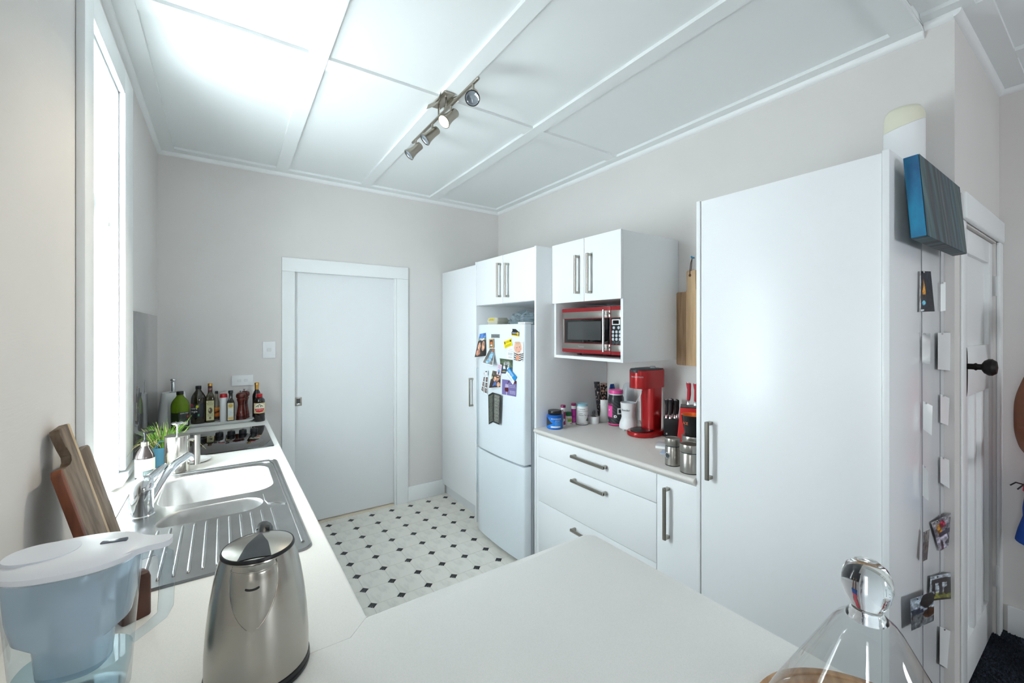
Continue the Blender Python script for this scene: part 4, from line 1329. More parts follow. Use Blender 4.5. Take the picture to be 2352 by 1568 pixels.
sheet('wrap_label', wrap(r + 0.0004, 0.006, hb - 0.035, -88, 88),
      pic(lambda u, v: (236, 70, 140) if v < 0.06 else ((58, 60, 64) if ((u * 2.2 + v * 3.2) % 0.42) < 0.26 else (34, 35, 39)),
          [('r', 0.02, 0.32, 0.34, 0.78, (240, 70, 160)), ('l', 0.05, 0.36, 0.3, 0.72, 7, (245, 120, 185)), ('e', 0.17, 0.60, 0.035, 0.03, (240, 240, 240)), ('e', 0.47, 0.36, 0.065, 0.055, (238, 238, 238)), ('e', 0.47, 0.36, 0.028, 0.025, (40, 40, 44)), ('r', 0.0, 0.1, 0.1, 0.18, (232, 232, 232)), ('r', 0.56, 0.46, 0.6, 0.70, (236, 236, 236)), ('r', 0.56, 0.66, 0.9, 0.70, (236, 236, 236)), ('r', 0.56, 0.46, 0.9, 0.5, (236, 236, 236))]), t, 70, 60)
lettering('KILLER', 0.014, on_cyl(r + 0.001, hb * 0.70, -48), PINK, t)

x, y, r, hh = it7(1092, 836, 285, 205)
t = thing('blender', 'small white personal blender with a clear cup and white cord', 'blender', (x, y, 0.9), facecam(x, y))
zb_ = hh * 0.58
for i in range(4):
    a = pi / 4 + i * pi / 2
    M().lathe([(0.006, 0), (0.006, 0.012)], (r * 0.72 * cos(a), r * 0.72 * sin(a), 0), 10).build('foot', WPLAS, t)
m = M()
m.lathe([(r * 0.9, 0.008), (r, 0.014), (r * 1.0, 0.028), (r * 0.93, 0.048), (r * 0.80, 0.066), (r * 0.74, 0.078)], seg=36)
m.build('blender_base', WPLAS, t)
m = M()
m.lathe([(r * 0.68, 0.05), (r * 0.74, 0.085), (r * 0.80, zb_ * 0.7), (r * 0.85, zb_ * 0.94), (r * 0.87, zb_ * 0.96), (r * 0.87, zb_), (r * 0.78, zb_), (r * 0.76, zb_ - 0.006), (0, zb_ - 0.006)], seg=36)
m.build('motor_housing', WPLAS, t)
m = M()
m.lathe([(r * 0.68, zb_ - 0.004), (r * 0.69, zb_ + 0.05), (r * 0.62, hh * 0.86), (r * 0.5, hh * 0.95), (r * 0.3, hh * 0.99), (0, hh)], seg=36, cap0=False)
m.build('clear_cup', PLEXI, t, smooth=60)
lettering('blender', 0.019, on_cyl(r * 0.835, zb_ * 0.74, -22), mat('dark_ink', (40, 50, 56), 0.5), t)
m = M()
m.tube([(r * 0.7, 0.02, 0.05), (r * 1.3, 0.05, 0.05), (r * 1.6, 0.07, 0.008), (r * 1.7, 0.11, 0.005)], 0.0035, 8)
m.tube([(r * 0.75, 0.03, zb_ * 0.9), (r * 1.2, 0.07, zb_ + 0.02), (r * 1.7, 0.11, zb_ + 0.035), (r * 1.9, 0.14, zb_ + 0.03)], 0.003, 8)
m.build('cord', WPLAS, t)

# red soda maker
bx_, by_ = at(*K7(1310, 922), 'z', 0.9).xy
pl_, pr_ = at(*K7(1130, 882), 'z', 0.9), at(*K7(1498, 866), 'z', 0.9)
sxm, sym = 2.11, 1.665
t = thing('soda_maker', 'red soda water maker with overhanging head and drip tray', 'soda maker', (sxm, sym, 0.9), 0)
# local: +X towards the wall, front of the machine towards -X
topz = CH - (843 - PY) / F * (sxm * SY + sym * CY) - 0.9
m = M()
basel = [(-0.115 + 0.0, -0.0)]
bl = [(0.11, -0.062), (0.075, -0.085), (-0.02, -0.085)] + [(-0.03 + 0.085 * cos(radians(a)), 0.085 * sin(radians(a))) for a in range(265, 90, -12)] + [(-0.02, 0.085), (0.075, 0.085), (0.11, 0.062)]
m.prism(bl, 'z', 0, 0.028, 0.008, 3)
m.build('base', RED, t)
tray = [(-0.035 + 0.062 * cos(radians(a)), 0.062 * sin(radians(a))) for a in range(70, 291, 12)] + [(0.02, -0.055), (0.02, 0.055)]
M().prism(tray, 'z', 0.0285, 0.034, 0.002).build('drip_tray', BLACKP, t)
colp = lambda f: [(a, b * (0.92 + 0.1 * f)) for a, b in ([(0.10, -0.048), (0.035, -0.048)] + [(0.028 - 0.018 * cos(radians(q)), 0.048 * sin(radians(q))) for q in range(-75, 76, 15)] + [(0.035, 0.048), (0.10, 0.048)])]
m = M()
m.loft([l3(colp(0), 0.0285), l3(colp(0.5), topz * 0.4), l3(colp(1), topz * 0.735)])
m.build('column', RED, t, smooth=40)
hp = [(0.105, -0.062), (0.0, -0.062)] + [(-0.045 - 0.055 * cos(radians(q)), 0.062 * sin(radians(q))) for q in range(-80, 81, 16)] + [(0.0, 0.062), (0.105, 0.062)]
m = M()
m.loft([l3([(a, b * 0.97) for a, b in hp], topz * 0.70), l3(hp, topz * 0.72), l3(hp, topz * 0.94), l3([(a, b) for a, b in hp], topz * 0.965)])
hd = m.build('head', RED, t, smooth=40)
M().prism([(a * 0.97, b * 0.95) for a, b in hp], 'z', topz * 0.966, topz * 0.985, 0.003).build('top_cover', DARKP, t)
M().prism([(a, b) for a, b in ([(-0.045, -0.045)] + [(-0.052 - 0.053 * cos(radians(q)), 0.045 * sin(radians(q))) for q in range(-80, 81, 16)] + [(-0.045, 0.045)])], 'z', topz * 0.93, topz * 0.972, 0.002).build('button', DARKP, t)
M().lathe([(0.016, topz * 0.985), (0.016, topz * 1.01), (0.012, topz * 1.015)], (0.05, -0.02, 0), 16).build('valve_knob', mat('clear_grey_plastic', (200, 204, 208), 0.2), t)
M().lathe([(0.006, topz * 0.66), (0.008, topz * 0.70)], (-0.03, 0, 0), 10).build('nozzle', WPLAS, t)
m = M()
m.tube([(-0.028, 0, topz * 0.70), (-0.032, 0.0, topz * 0.62), (-0.045, 0.008, topz * 0.50)], 0.003, 8)
m.build('carbonating_tube', WPLAS, t)
aim = facecam(sxm, sym)


def sodaface(xx, yy):
    q = radians(-20) - xx / 0.06
    return (-0.045 - 0.056 * cos(q), 0.063 * sin(q), topz * 0.875 + yy)


lettering('sodastream', 0.016, sodaface, mat('silver_print', (206, 190, 190), 0.4), t)

# knife blocks
def knife(par, x, y, z, hl, tilt, m_h, wd=0.010, nm='knife'):
    m = M()
    ca, sa = cos(tilt), sin(tilt)
    loops = []
    for f, w_, th in ((0, 0.7, 0.8), (0.12, 0.8, 0.85), (0.35, 0.9, 1.0), (0.6, 0.85, 0.95), (0.85, 1.1, 1.0), (0.95, 1.1, 0.95)):
        loops.append([(x + a * w_ + sa * hl * f + 0.004 * sin(pi * f), y + b * th, z + hl * f) for a, b in sell(wd, 0.007, 12)])
    m.loft(loops)
    h_ = m.build('handle', m_h, par, smooth=60)
    m = M()
    m.loft([[(x + a + sa * hl * f, y + b, z + hl * f) for a, b in sell(wd * 0.85, 0.0065, 12)] for f in (0.952, 1.0)])
    m.build('end_cap', CHROME, h_)
    m = M()
    m.loft([[(x + a * k_ + sa * hl * f, y + b * k_, z + hl * f) for a, b in sell(wd * 0.8, 0.0055, 12)] for f, k_ in ((-0.22, 1.1), (-0.1, 0.7), (-0.005, 0.8))])
    m.build('bolster', CHROME, h_)


cxx, cyy = at(*K7(1562, 902), 'z', 0.9).xy
cxx, cyy = cxx + 0.045, cyy + 0.02
dep = cxx * SY + cyy * CY
bt = CH - (959 - PY) / F * dep - 0.9
t = thing('knife_block', 'black knife block with black-handled knives behind the steel canisters', 'knife block', (cxx, cyy, 0.9), facecam(cxx, cyy))
M().prism([(-0.045, 0), (0.04, 0), (0.04, bt * 0.98), (-0.045, bt)], 'y', -0.04, 0.04, 0.003).build('block', BLACKP, t)
lettering('e', 0.022, lambda a, b: (a - 0.028, -0.0406, 0.02 + b), WINK, t)
kt = CH - (914 - PY) / F * dep - 0.9
for i, (a, b, s_) in enumerate(((-0.030, -0.02, 0.98), (-0.008, -0.025, 1.0), (0.0, 0.02, 1.0), (0.018, -0.01, 0.95), (0.03, 0.02, 0.96))):
    t2 = thing('knife', ['black-handled knife, leftmost in the black block', 'black-handled knife, second from left in the black block', 'black-handled knife at the back of the black block', 'black-handled knife fourth along the black block', 'black-handled knife nearest the red block'][i], 'knife', (cxx, cyy, 0.9), facecam(cxx, cyy), 'black knives in the black block')
    knife(t2, a, b, bt + 0.02, (kt - bt) * s_ - 0.022, 0.0, BLACKP)
cxx, cyy = 2.21, 1.42
dep = cxx * SY + cyy * CY
bt = CH - (932 - PY) / F * dep - 0.9
t = thing('knife_block', 'red tapered knife block with black top holding red-handled knives', 'knife block', (cxx, cyy, 0.9), facecam(cxx, cyy))
M().loft([l3(rrect(-0.075, 0.075, -0.06, 0.06, 0.003, 2), 0.0), l3(rrect(-0.058, 0.075, -0.05, 0.05, 0.003, 2), bt - 0.006)]).build('block', mat('block_red', (204, 36, 34), 0.4), t)
M().loft([l3(rrect(-0.058, 0.075, -0.05, 0.05, 0.003, 2), bt - 0.0055), l3(rrect(-0.057, 0.074, -0.049, 0.049, 0.003, 2), bt)]).build('block_top', BLACKP, t)
kt = CH - (877 - PY) / F * dep - 0.9
RH = mat('knife_red', (176, 30, 44), 0.35)
for i, (a, b) in enumerate(((-0.015, 0.0), (0.022, -0.02))):
    t2 = thing('knife', ['red-handled knife on the left of the red block', 'red-handled knife beside the pantry panel'][i], 'knife', (cxx, cyy, 0.9), facecam(cxx, cyy), 'red knives in the red block')
    knife(t2, a, b, bt + 0.03, kt - bt - 0.032, 0.0, RH, 0.012)

# steel canisters, mug, papers
def canister(loc, r, hh, label, porthole=True, rz=0.0):
    t = thing('canister', label, 'canister', (loc[0], loc[1], 0.9), rz, 'brushed steel canisters')
    hl = hh * 0.27
    M().lathe([(r * 0.98, 0), (r * 0.98, 0.004)], seg=36).build('base_ring', BLACKP, t)
    M().lathe([(r, 0.0042), (r, hh - hl - 0.008), (r * 0.95, hh - hl - 0.004)], seg=40).build('canister_body', STEEL, t)
    M().lathe([(r * 0.94, hh - hl - 0.0038), (r * 0.94, hh - hl)], seg=36).build('glass_neck', mat('dark_glass_band', (40, 60, 64), 0.1), t)
    M().lathe([(r * 1.01, hh - hl + 0.0002), (r * 1.03, hh - hl + 0.002), (r * 1.03, hh - 0.004), (r * 1.0, hh), (r * 0.93, hh), (r * 0.9, hh - 0.0015), (0, hh - 0.0015)], seg=40).build('lid', STEEL, t)
    if porthole:
        m = M()
        n = 20
        pts = []
        for k_ in range(n):
            a = 2 * pi * k_ / n
            an = 0.36 * cos(a)
            pts.append(((r + 0.0012) * sin(an), -(r + 0.0012) * cos(an), (hh - hl) * 0.52 + 0.36 * r * sin(a) * 1.05))
        m.tube(pts, 0.0022, 6, True)
        m.build('window_rim', CHROME, t)
        m = M()
        m.faces(pts, [tuple(range(n))])
        m.build('window_glass', mat('dark_window', (70, 74, 76), 0.05), t)
    return t


x, y, r, hh = it7(1592, 1233, 905, 172)
rr_ = 0.042
n_ = hypot(x, y)
canister((x, y), r, hh, 'steel canister with round window, leftmost of the three', True, facecam(x, y) - 0.72)
xc2, yc2, r2, h2 = it7(1790, 1325, 972, 236)
canister((xc2, yc2), r2, h2, 'steel canister nearest the worktop edge beside the pantry', False)
u3, v3 = K7(1765, 880)
q3 = at(u3, 1045, 'z', 0.9)
xc3, yc3 = 1.914, 1.22
d3 = xc3 * SY + yc3 * CY
h3 = CH - (999 - PY) / F * d3 - 0.9
canister((xc3, yc3), 0.052, h3, 'steel canister at the back with the black mug on it', False)
t = thing('mug', 'black tapered mug with orange inside standing on a steel canister', 'mug', (xc3, yc3, 0.9 + h3), facecam(xc3, yc3))
mh = CH - (952 - PY) / F * d3 - 0.9 - h3
MUG = mat('mug_black', (34, 33, 34), 0.2)
rm = 0.055
M().lathe([(rm * 0.66, 0), (rm * 0.7, 0.003), (rm * 0.98, mh - 0.002), (rm, mh)], seg=36, cap1=False).build('mug_body', MUG, t, smooth=50)
M().lathe([(rm, mh), (rm * 0.94, mh), (rm * 0.62, 0.006), (0, 0.006)], seg=36, cap0=False).build('mug_inside', mat('mug_orange', (236, 110, 24), 0.3), t, smooth=50)
m = M()
m.tube([(0.020, -0.030, mh * 0.80), (0.030, -0.052, mh * 0.82), (0.036, -0.068, mh * 0.62), (0.034, -0.064, mh * 0.38), (0.024, -0.038, mh * 0.22), (0.02, -0.028, mh * 0.22)], 0.006, 10)
m.build('mug_handle', MUG, t, smooth=60)
lettering('ACE', 0.018, on_cyl(rm * 0.93, mh * 0.62, -45), mat('orange_ink', (226, 110, 50), 0.4), t)

for (a, b, lbl, c1, z_, sz) in ((1455, 1012, 'white notepad lying beside the steel canister', (232, 234, 236), 0.9005, (0.05, 0.035, 0.014)), (1480, 1078, 'pale blue card lying flat before the white notepad', (186, 204, 226), 0.9005, (0.04, 0.024, 0.0025))):
    w_ = at(*K7(a, b), 'z', 0.9)
    nm = 'notepad' if c1[0] > 200 else 'card'
    t = thing(nm, lbl, nm, (w_.x + 0.02, w_.y - 0.005, z_), 0.5)
    if nm == 'notepad':
        M().box(-sz[0], sz[0], -sz[1], sz[1], 0, sz[2] * 0.8, 0.001).build('pages', PAPER, t)
        M().box(-sz[0], sz[0], -sz[1], sz[1], sz[2] * 0.81, sz[2], 0.0005).build('cover', mat('pad_cover', (222, 226, 230), 0.3), t)
    else:
        M().prism(rrect(-sz[0], sz[0], -sz[1], sz[1], 0.004, 3), 'z', 0, sz[2], 0.0004).build('card_body', mat('card_blue', c1, 0.4), t)

# hanging chopping board
bz0, bz1 = at(1575, 839, 'x', XR - 0.02), at(1575, 622, 'x', XR - 0.02)
ybl = at(1556, 760, 'x', XR - 0.01).y
t = thing('chopping_board', 'two-tone wooden chopping board with handle hanging on the right wall', 'chopping board', (XR - 0.012, ybl - 0.1, bz0.z))
H_ = at(1575, 670, 'x', XR - 0.02).z - bz0.z
HT = bz1.z - bz0.z
hw = 0.11
W1 = wood('board_walnut', (182, 150, 116), (150, 118, 86), (60, 60, 4))
W2 = wood('board_beech', (222, 190, 150), (208, 172, 130), (60, 60, 4))
# local y runs to the left in view
y0 = ybl - (ybl - 0.1)
M().prism([(0.038, 0.0), (0.093, 0.0), (0.1, 0.007), (0.1, H_ - 0.007), (0.094, H_), (0.038, H_)], 'x', -0.009, 0.009, 0.002).build('walnut_strip', W1, t)
M().prism([(0.0375, 0), (-0.04, 0), (-0.04, H_), (-0.028, H_ + 0.012), (-0.026, HT - 0.006), (-0.02, HT), (0.026, HT), (0.032, HT - 0.006), (0.026, H_ + 0.014), (0.030, H_ + 0.004), (0.0375, H_ + 0.0005)], 'x', -0.009, 0.009, 0.002).build('beech_strip', W2, t)
M().prism([(-0.0405, 0), (-0.1, 0.004), (-0.1, H_ - 0.006), (-0.0405, H_)], 'x', -0.009, 0.009, 0.002).build('walnut_strip', W1, t)
M().lathe([(0.0085, -0.0096), (0.0085, -0.0106)], (0, 0.008, HT - 0.03), 14, 'x').build('hanging_hole', mat('hole_brown', (110, 84, 60), 0.7), t)
m = M()
m.tube([(-0.011, 0.008, HT - 0.03), (-0.014, 0.006, HT), (-0.012, 0.0, HT + 0.05), (-0.012, -0.008, HT + 0.07), (-0.013, -0.004, HT + 0.02), (-0.013, 0.0, HT - 0.005)], 0.0022, 6)
m.build('leather_loop', mat('leather', (66, 48, 40), 0.7), t)
t = thing('wall_hook', 'small blue wall hook above the hanging chopping board', 'hook', (XR, ybl - 0.104, bz0.z + HT + 0.075))
m = M()
m.tube([(0, 0, 0), (-0.02, 0, 0.0), (-0.026, 0, 0.006)], 0.005, 8)
m.build('hook', mat('hook_blue', (40, 150, 200), 0.4), t)

# ------------------------------------------------------------------ bottles and things by the cooktop
K6 = lambda a, b: (280 + a / 6.03, 850 + b / 6.03)


def it6(uc, vb, vt, w, z=0.9):
    u, v = K6(uc, vb)
    return item(u, v, 850 + vt / 6.03, w / 6.03, z)


def glassy(name, col, rough=0.08):
    return mat(name, col, rough, spec=0.6, coat=0.3)


def bottle(name, label, xyrh, prof, bm_, cap_prof, cap_mat, z=0.9, sx=1, sy=1, e=2.0, seg=32):
    """prof / cap_prof: (radius factor, height factor)"""
    x, y, r, hh = xyrh
    t = thing(name, label, 'bottle' if 'mill' not in name else 'mill', (x, y, z), facecam(x, y))
    m = M()
    m.loft([[(a, b, hh * f) for a, b in sell(max(1e-4, r * k_) * sx, max(1e-4, r * k_) * sy, seg, e if k_ > 0.55 else 2.0)] for k_, f in prof])
    m.build('bottle_body', bm_, t, smooth=50)
    if cap_prof:
        M().lathe([(max(1e-4, r * k_), hh * f) for k_, f in cap_prof], seg=24).build('cap', cap_mat, t)
    return t, r, hh


OLIVE = mat('green_bottle_glass', (110, 142, 24), 0.06, spec=0.6, trans=0.35, ior=1.3)
OILD = glassy('green_oil_dark', (34, 50, 16))
BRWN = glassy('brown_bottle_glass', (38, 32, 16))
prof_oil = [(0.92, 0), (0.99, 0.012), (1.0, 0.03), (1.0, 0.62), (0.97, 0.68), (0.86, 0.74), (0.68, 0.80), (0.48, 0.85), (0.38, 0.885), (0.36, 0.91)]
cap_oil = [(0.38, 0.911), (0.4, 0.92), (0.4, 0.992), (0.36, 1.0), (0, 1.0)]
x, y, r, hh = it6(805, 850, 290, 262)
t = thing('oil_bottle', 'large green glass olive oil bottle, partly filled, nearest the plant', 'bottle', (x, y, 0.9), facecam(x, y))
M().lathe([(r * k_, hh * f) for k_, f in prof_oil if f <= 0.47] + [(r * 1.0, hh * 0.47)], seg=32).build('oil_filled_glass', OILD, t, smooth=50)
M().lathe([(r, hh * 0.4702)] + [(r * k_, hh * f) for k_, f in prof_oil if f > 0.47], seg=32).build('bottle_glass', OLIVE, t, smooth=50)
M().lathe([(max(1e-4, r * k_), hh * f) for k_, f in cap_oil], seg=28).build('cap', BLACKP, t)
sheet('paper_label', wrap(r + 0.0006, hh * 0.1, hh * 0.48, -12, 72), pic((38, 46, 40), [('l', 0.1, 0.1, 0.5, 0.6, 8, (74, 88, 74)), ('r', 0.4, 0.12, 0.82, 0.34, (222, 226, 222)), ('e', 0.82, 0.68, 0.09, 0.07, (226, 60, 40)), ('r', 0.86, 0.42, 0.94, 0.5, (170, 50, 40)), ('r', 0.46, 0.12, 0.5, 0.34, (60, 60, 60)), ('r', 0.58, 0.12, 0.62, 0.34, (60, 60, 60)), ('r', 0.68, 0.12, 0.71, 0.34, (60, 60, 60))]), t, 30, 30, 0.3)
lettering('extra virgin', 0.011, on_cyl(r + 0.0012, hh * 0.455, 30), WINK, t)

# tray under the bottles
TRZ = 0.909
tl, tr_ = at(*K6(935, 790), 'z', 0.91), at(*K6(1745, 728), 'z', 0.91)
t = thing('serving_tray', 'long white rectangular serving tray under the bottles', 'tray', (0.0, 3.5, 0.9))
fx0, fx1 = -0.185, 0.165
m = M()
m.loft([l3(rrect(fx0 + 0.012, fx1 - 0.012, 3.425, 3.575, 0.01, 4), 0.901), l3(rrect(fx0 + 0.008, fx1 - 0.008, 3.42, 3.58, 0.012, 4), 0.904), l3(rrect(fx0 - 0.012, fx1 + 0.022, 3.40, 3.60, 0.012, 4), 0.922),
        l3(rrect(fx0 - 0.008, fx1 + 0.018, 3.404, 3.596, 0.011, 4), 0.923), l3(rrect(fx0 + 0.012, fx1 - 0.012, 3.425, 3.575, 0.01, 4), 0.907)])
m.build('tray_body', mat('porcelain', (236, 237, 236), 0.15), t, w=True, smooth=40)

tz = 0.9075
t, r, hh = bottle('oil_bottle', 'dark brown extra virgin oil bottle with black cap on the tray', it6(1060, 747, 215, 214, tz), prof_oil, BRWN, cap_oil, BLACKP, tz)
sheet('paper_label', wrap(r + 0.0006, hh * 0.17, hh * 0.55, -75, 45), pic((34, 38, 42), [('r', 0.06, 0.74, 0.24, 0.97, (206, 40, 50)), ('e', 0.55, 0.78, 0.09, 0.10, (214, 210, 60)), ('r', 0.58, 0.12, 0.68, 0.24, (70, 160, 120))]), t, 30, 24, 0.3)
lettering('extra', 0.020, on_cyl(r + 0.0012, hh * 0.42, -36), WINK, t)
lettering('virgin', 0.020, on_cyl(r + 0.0012, hh * 0.34, -36), WINK, t)
t, r, hh = bottle('balsamic_bottle', 'tall square balsamic bottle with cream label and gold cap on tray', it6(1222, 722, 180, 128, tz),
                  [(0.95, 0), (1.0, 0.01), (1.0, 0.62), (0.9, 0.68), (0.6, 0.73), (0.5, 0.77), (0.48, 0.93)], glassy('olive_glass', (58, 52, 24)), [(0.5, 0.931), (0.54, 0.935), (0.54, 0.99), (0.5, 1.0), (0, 1.0)], GOLD, tz, e=5)
sheet('paper_label', lambda u, v: ((u - 0.5) * r * 1.66, -r - 0.0006, hh * (0.05 + 0.51 * v)), pic((212, 206, 160), [('r', 0, 0, 1, 0.015, (120, 110, 70)), ('e', 0.52, 0.5, 0.28, 0.15, (90, 76, 60)), ('e', 0.4, 0.54, 0.1, 0.06, (200, 196, 160)), ('e', 0.5, 0.13, 0.16, 0.06, (130, 120, 110)), ('l', 0.12, 0.2, 0.88, 0.36, 4, (90, 84, 66))]), t, 22, 44, 0.5)
for s_, f in (('Aceto', 0.525), ('Balsamico', 0.49), ('Modena', 0.455)):
    lettering(s_, 0.0095, lambda a, b, f=f: (a, -r - 0.0012, hh * f + b), INK, t)
sheet('neck_label', wrap(r * 0.5, hh * 0.78, hh * 0.92, -90, 90), pic((40, 34, 32), [('e', 0.5, 0.5, 0.35, 0.4, (110, 40, 40)), ('l', 0.3, 0.35, 0.7, 0.65, 2, (220, 210, 200))]), t, 14, 10)
t, r, hh = bottle('sauce_bottle', 'small sauce bottle with bright orange label behind the balsamic', it6(1310, 700, 285, 100, tz), [(0.95, 0), (1, 0.02), (1, 0.5), (0.85, 0.62), (0.5, 0.75), (0.4, 0.82), (0.38, 0.9)], glassy('clear_brown_glass', (132, 122, 108)), [(0.42, 0.901), (0.45, 0.91), (0.45, 0.99), (0, 1)], BLACKP, tz)
sheet('paper_label', wrap(r + 0.0006, hh * 0.06, hh * 0.46, -80, 80), pic((226, 118, 30), [('r', 0, 0, 1, 0.2, (40, 30, 26)), ('p', [(0.3, 0.45), (0.9, 0.6), (0.95, 0.75), (0.3, 0.6)], (50, 34, 24)), ('r', 0.1, 0.85, 0.9, 0.92, (240, 190, 90))]), t, 16, 14)
t, r, hh = bottle('salt_shaker', 'white salt container with red flip lid on the tray', it6(1408, 717, 325, 108, tz), [(0.96, 0), (1, 0.01), (1, 0.84), (0.95, 0.87)], WPLAS, [(1.0, 0.872), (1.0, 0.9), (0.9, 0.99), (0.8, 1.0), (0, 1.0)], REDP, tz)
t, r, hh = bottle('vinegar_bottle', 'slim dark square bottle with long cream label on the tray', it6(1506, 713, 280, 104, tz), [(0.95, 0), (1, 0.01), (1, 0.60), (0.9, 0.66), (0.58, 0.72), (0.5, 0.76), (0.5, 0.91)], glassy('near_black_glass', (24, 22, 20)), [(0.62, 0.911), (0.66, 0.915), (0.66, 0.99), (0.6, 1.0), (0, 1)], BLACKP, tz, e=6)
sheet('paper_label', lambda u, v: ((u - 0.5) * r * 1.6, -r - 0.0006, hh * (0.05 + 0.56 * v)), pic((224, 214, 178), [('r', 0.1, 0.2, 0.9, 0.66, (222, 226, 226)), ('e', 0.5, 0.84, 0.38, 0.10, (200, 168, 80)), ('r', 0.1, 0.05, 0.9, 0.16, (226, 190, 120)), ('l', 0.2, 0.3, 0.8, 0.6, 6, (190, 196, 198))]), t, 16, 36, 0.5)
MILLW = wood('mill_wood', (104, 40, 28), (74, 24, 18), (8, 8, 60), 0.25)
prof_mill = [(0.9, 0), (1.0, 0.012), (1.0, 0.04), (0.92, 0.06), (0.96, 0.09), (0.92, 0.16), (0.78, 0.28), (0.66, 0.42), (0.62, 0.5), (0.68, 0.6), (0.82, 0.68), (0.84, 0.70), (0.74, 0.72), (0.74, 0.735), (0.9, 0.745), (1.0, 0.79), (1.0, 0.83), (0.9, 0.88), (0.6, 0.915), (0.3, 0.925)]
for k_, (uc, vb, vt, lbl) in enumerate(((1650, 694, 275, 'dark red wooden pepper mill in front on the tray'), (1698, 668, 253, 'dark red wooden pepper mill behind its twin'))):
    x, y, r, hh = it6(uc, vb, vt, 146, tz)
    y = min(y, 3.56 + 0.0)
    t = thing('pepper_mill', lbl, 'pepper mill', (x, y, tz), 0, 'pepper mills on the tray')
    M().lathe([(r * a, hh * f) for a, f in prof_mill], seg=32).build('mill_body', MILLW, t, smooth=50)
    M().lathe([(r * 0.16, hh * 0.926), (r * 0.16, hh * 0.95), (r * 0.3, hh * 0.955), (r * 0.32, hh * 0.985), (r * 0.2, hh), (0, hh)], seg=14).build('top_nut', CHROME, t)
t, r, hh = bottle('wine_bottle', 'dark bottle with gold neck foil behind the soy sauce', it6(1868, 692, 170, 122), [(0.96, 0), (1, 0.01), (1, 0.62), (0.94, 0.68), (0.7, 0.76), (0.48, 0.8), (0.46, 0.815)], glassy('dark_wine_glass', (30, 20, 18)), [(0.48, 0.816), (0.48, 0.93), (0.54, 0.935), (0.54, 0.985), (0.5, 1.0), (0, 1)], GOLD)
t, r, hh = bottle('soy_sauce_bottle', 'soy sauce bottle with red cap and house emblem label', it6(1905, 714, 325, 158), [(0.94, 0), (1, 0.015), (0.97, 0.05), (1.0, 0.08), (0.96, 0.12), (1, 0.15), (0.96, 0.19), (1.0, 0.22), (0.96, 0.28), (0.97, 0.68), (1.0, 0.72), (0.94, 0.79), (0.62, 0.86), (0.5, 0.885)], glassy('soy_glass', (26, 16, 14)), [(0.5, 0.886), (0.54, 0.89), (0.54, 0.985), (0.48, 1.0), (0, 1)], REDP)
lf = wrap(r + 0.0008, hh * 0.31, hh * 0.68, -72, 72)
sheet('paper_label', lf, pic((218, 196, 150), [('e', 0.5, 0.55, 0.42, 0.42, (236, 228, 204)), ('p', [(0.12, 0.45), (0.88, 0.45), (0.74, 0.14), (0.5, 0.08), (0.26, 0.14)], (196, 34, 36)), ('p', [(0.22, 0.66), (0.5, 0.9), (0.78, 0.66), (0.74, 0.62), (0.5, 0.82), (0.26, 0.62)], (30, 24, 22)), ('p', [(0.36, 0.66), (0.42, 0.72), (0.48, 0.66), (0.42, 0.60)], (30, 24, 22)), ('p', [(0.52, 0.66), (0.58, 0.72), (0.64, 0.66), (0.58, 0.60)], (30, 24, 22)), ('l', 0.3, 0.48, 0.72, 0.54, 1, (90, 60, 50))]), t, 40, 30, 0.5)
lettering('SOY SAUCE', 0.0085, on_cyl(r + 0.0014, hh * 0.43, 0), WINK, t)

# paper towel holder
x, y, _, _ = it6(655, 760, 300, 250)
x, y = -0.262, 3.515
dep = x * SY + y * CY
zt_ = CH - (900 - PY) / F * dep - 0.9
zp = CH - (869 - PY) / F * dep - 0.9
t = thing('towel_holder', 'chrome paper towel stand with ball finial in the back corner', 'towel holder', (x, y, 0.9))
M().lathe([(0.062, 0), (0.064, 0.003), (0.062, 0.007), (0, 0.008)], seg=32).build('stand_base', CHROME, t)
M().lathe([(0.0105, 0.0082), (0.0105, zp - 0.03), (0.013, zp - 0.028), (0.013, zp - 0.024), (0.011, zp - 0.022)], seg=16).build('post', CHROME, t)
M().lathe([(0.006, zp - 0.0218), (0.012, zp - 0.019), (0.0165, zp - 0.009), (0.012, zp - 0.001), (0, zp)], seg=24).build('finial', CHROME, t, smooth=70)
t = thing('paper_towel_roll', 'white paper towel roll on the chrome stand in the corner', 'paper towel', (x, y, 0.9085))
m = M()
pr = [(0.022, 0.0), (0.080, 0.0), (0.084, 0.01), (0.078, zt_ * 0.35), (0.068, zt_ * 0.7), (0.060, zt_ - 0.012), (0.058, zt_ - 0.009), (0.022, zt_ - 0.0085)]
m.lathe(pr, seg=40, cap0=False, cap1=False)
m.build('paper_roll', mat('tissue', (236, 236, 234), 0.9, bump=((60, 60, 60), 0.3)), t, smooth=30)
M().lathe([(0.0215, 0.0), (0.0215, zt_ - 0.009), (0.019, zt_ - 0.009), (0.019, 0.0)], seg=24, cap0=False, cap1=False).build('cardboard_core', mat('core_brown', (150, 140, 128), 0.8), t)

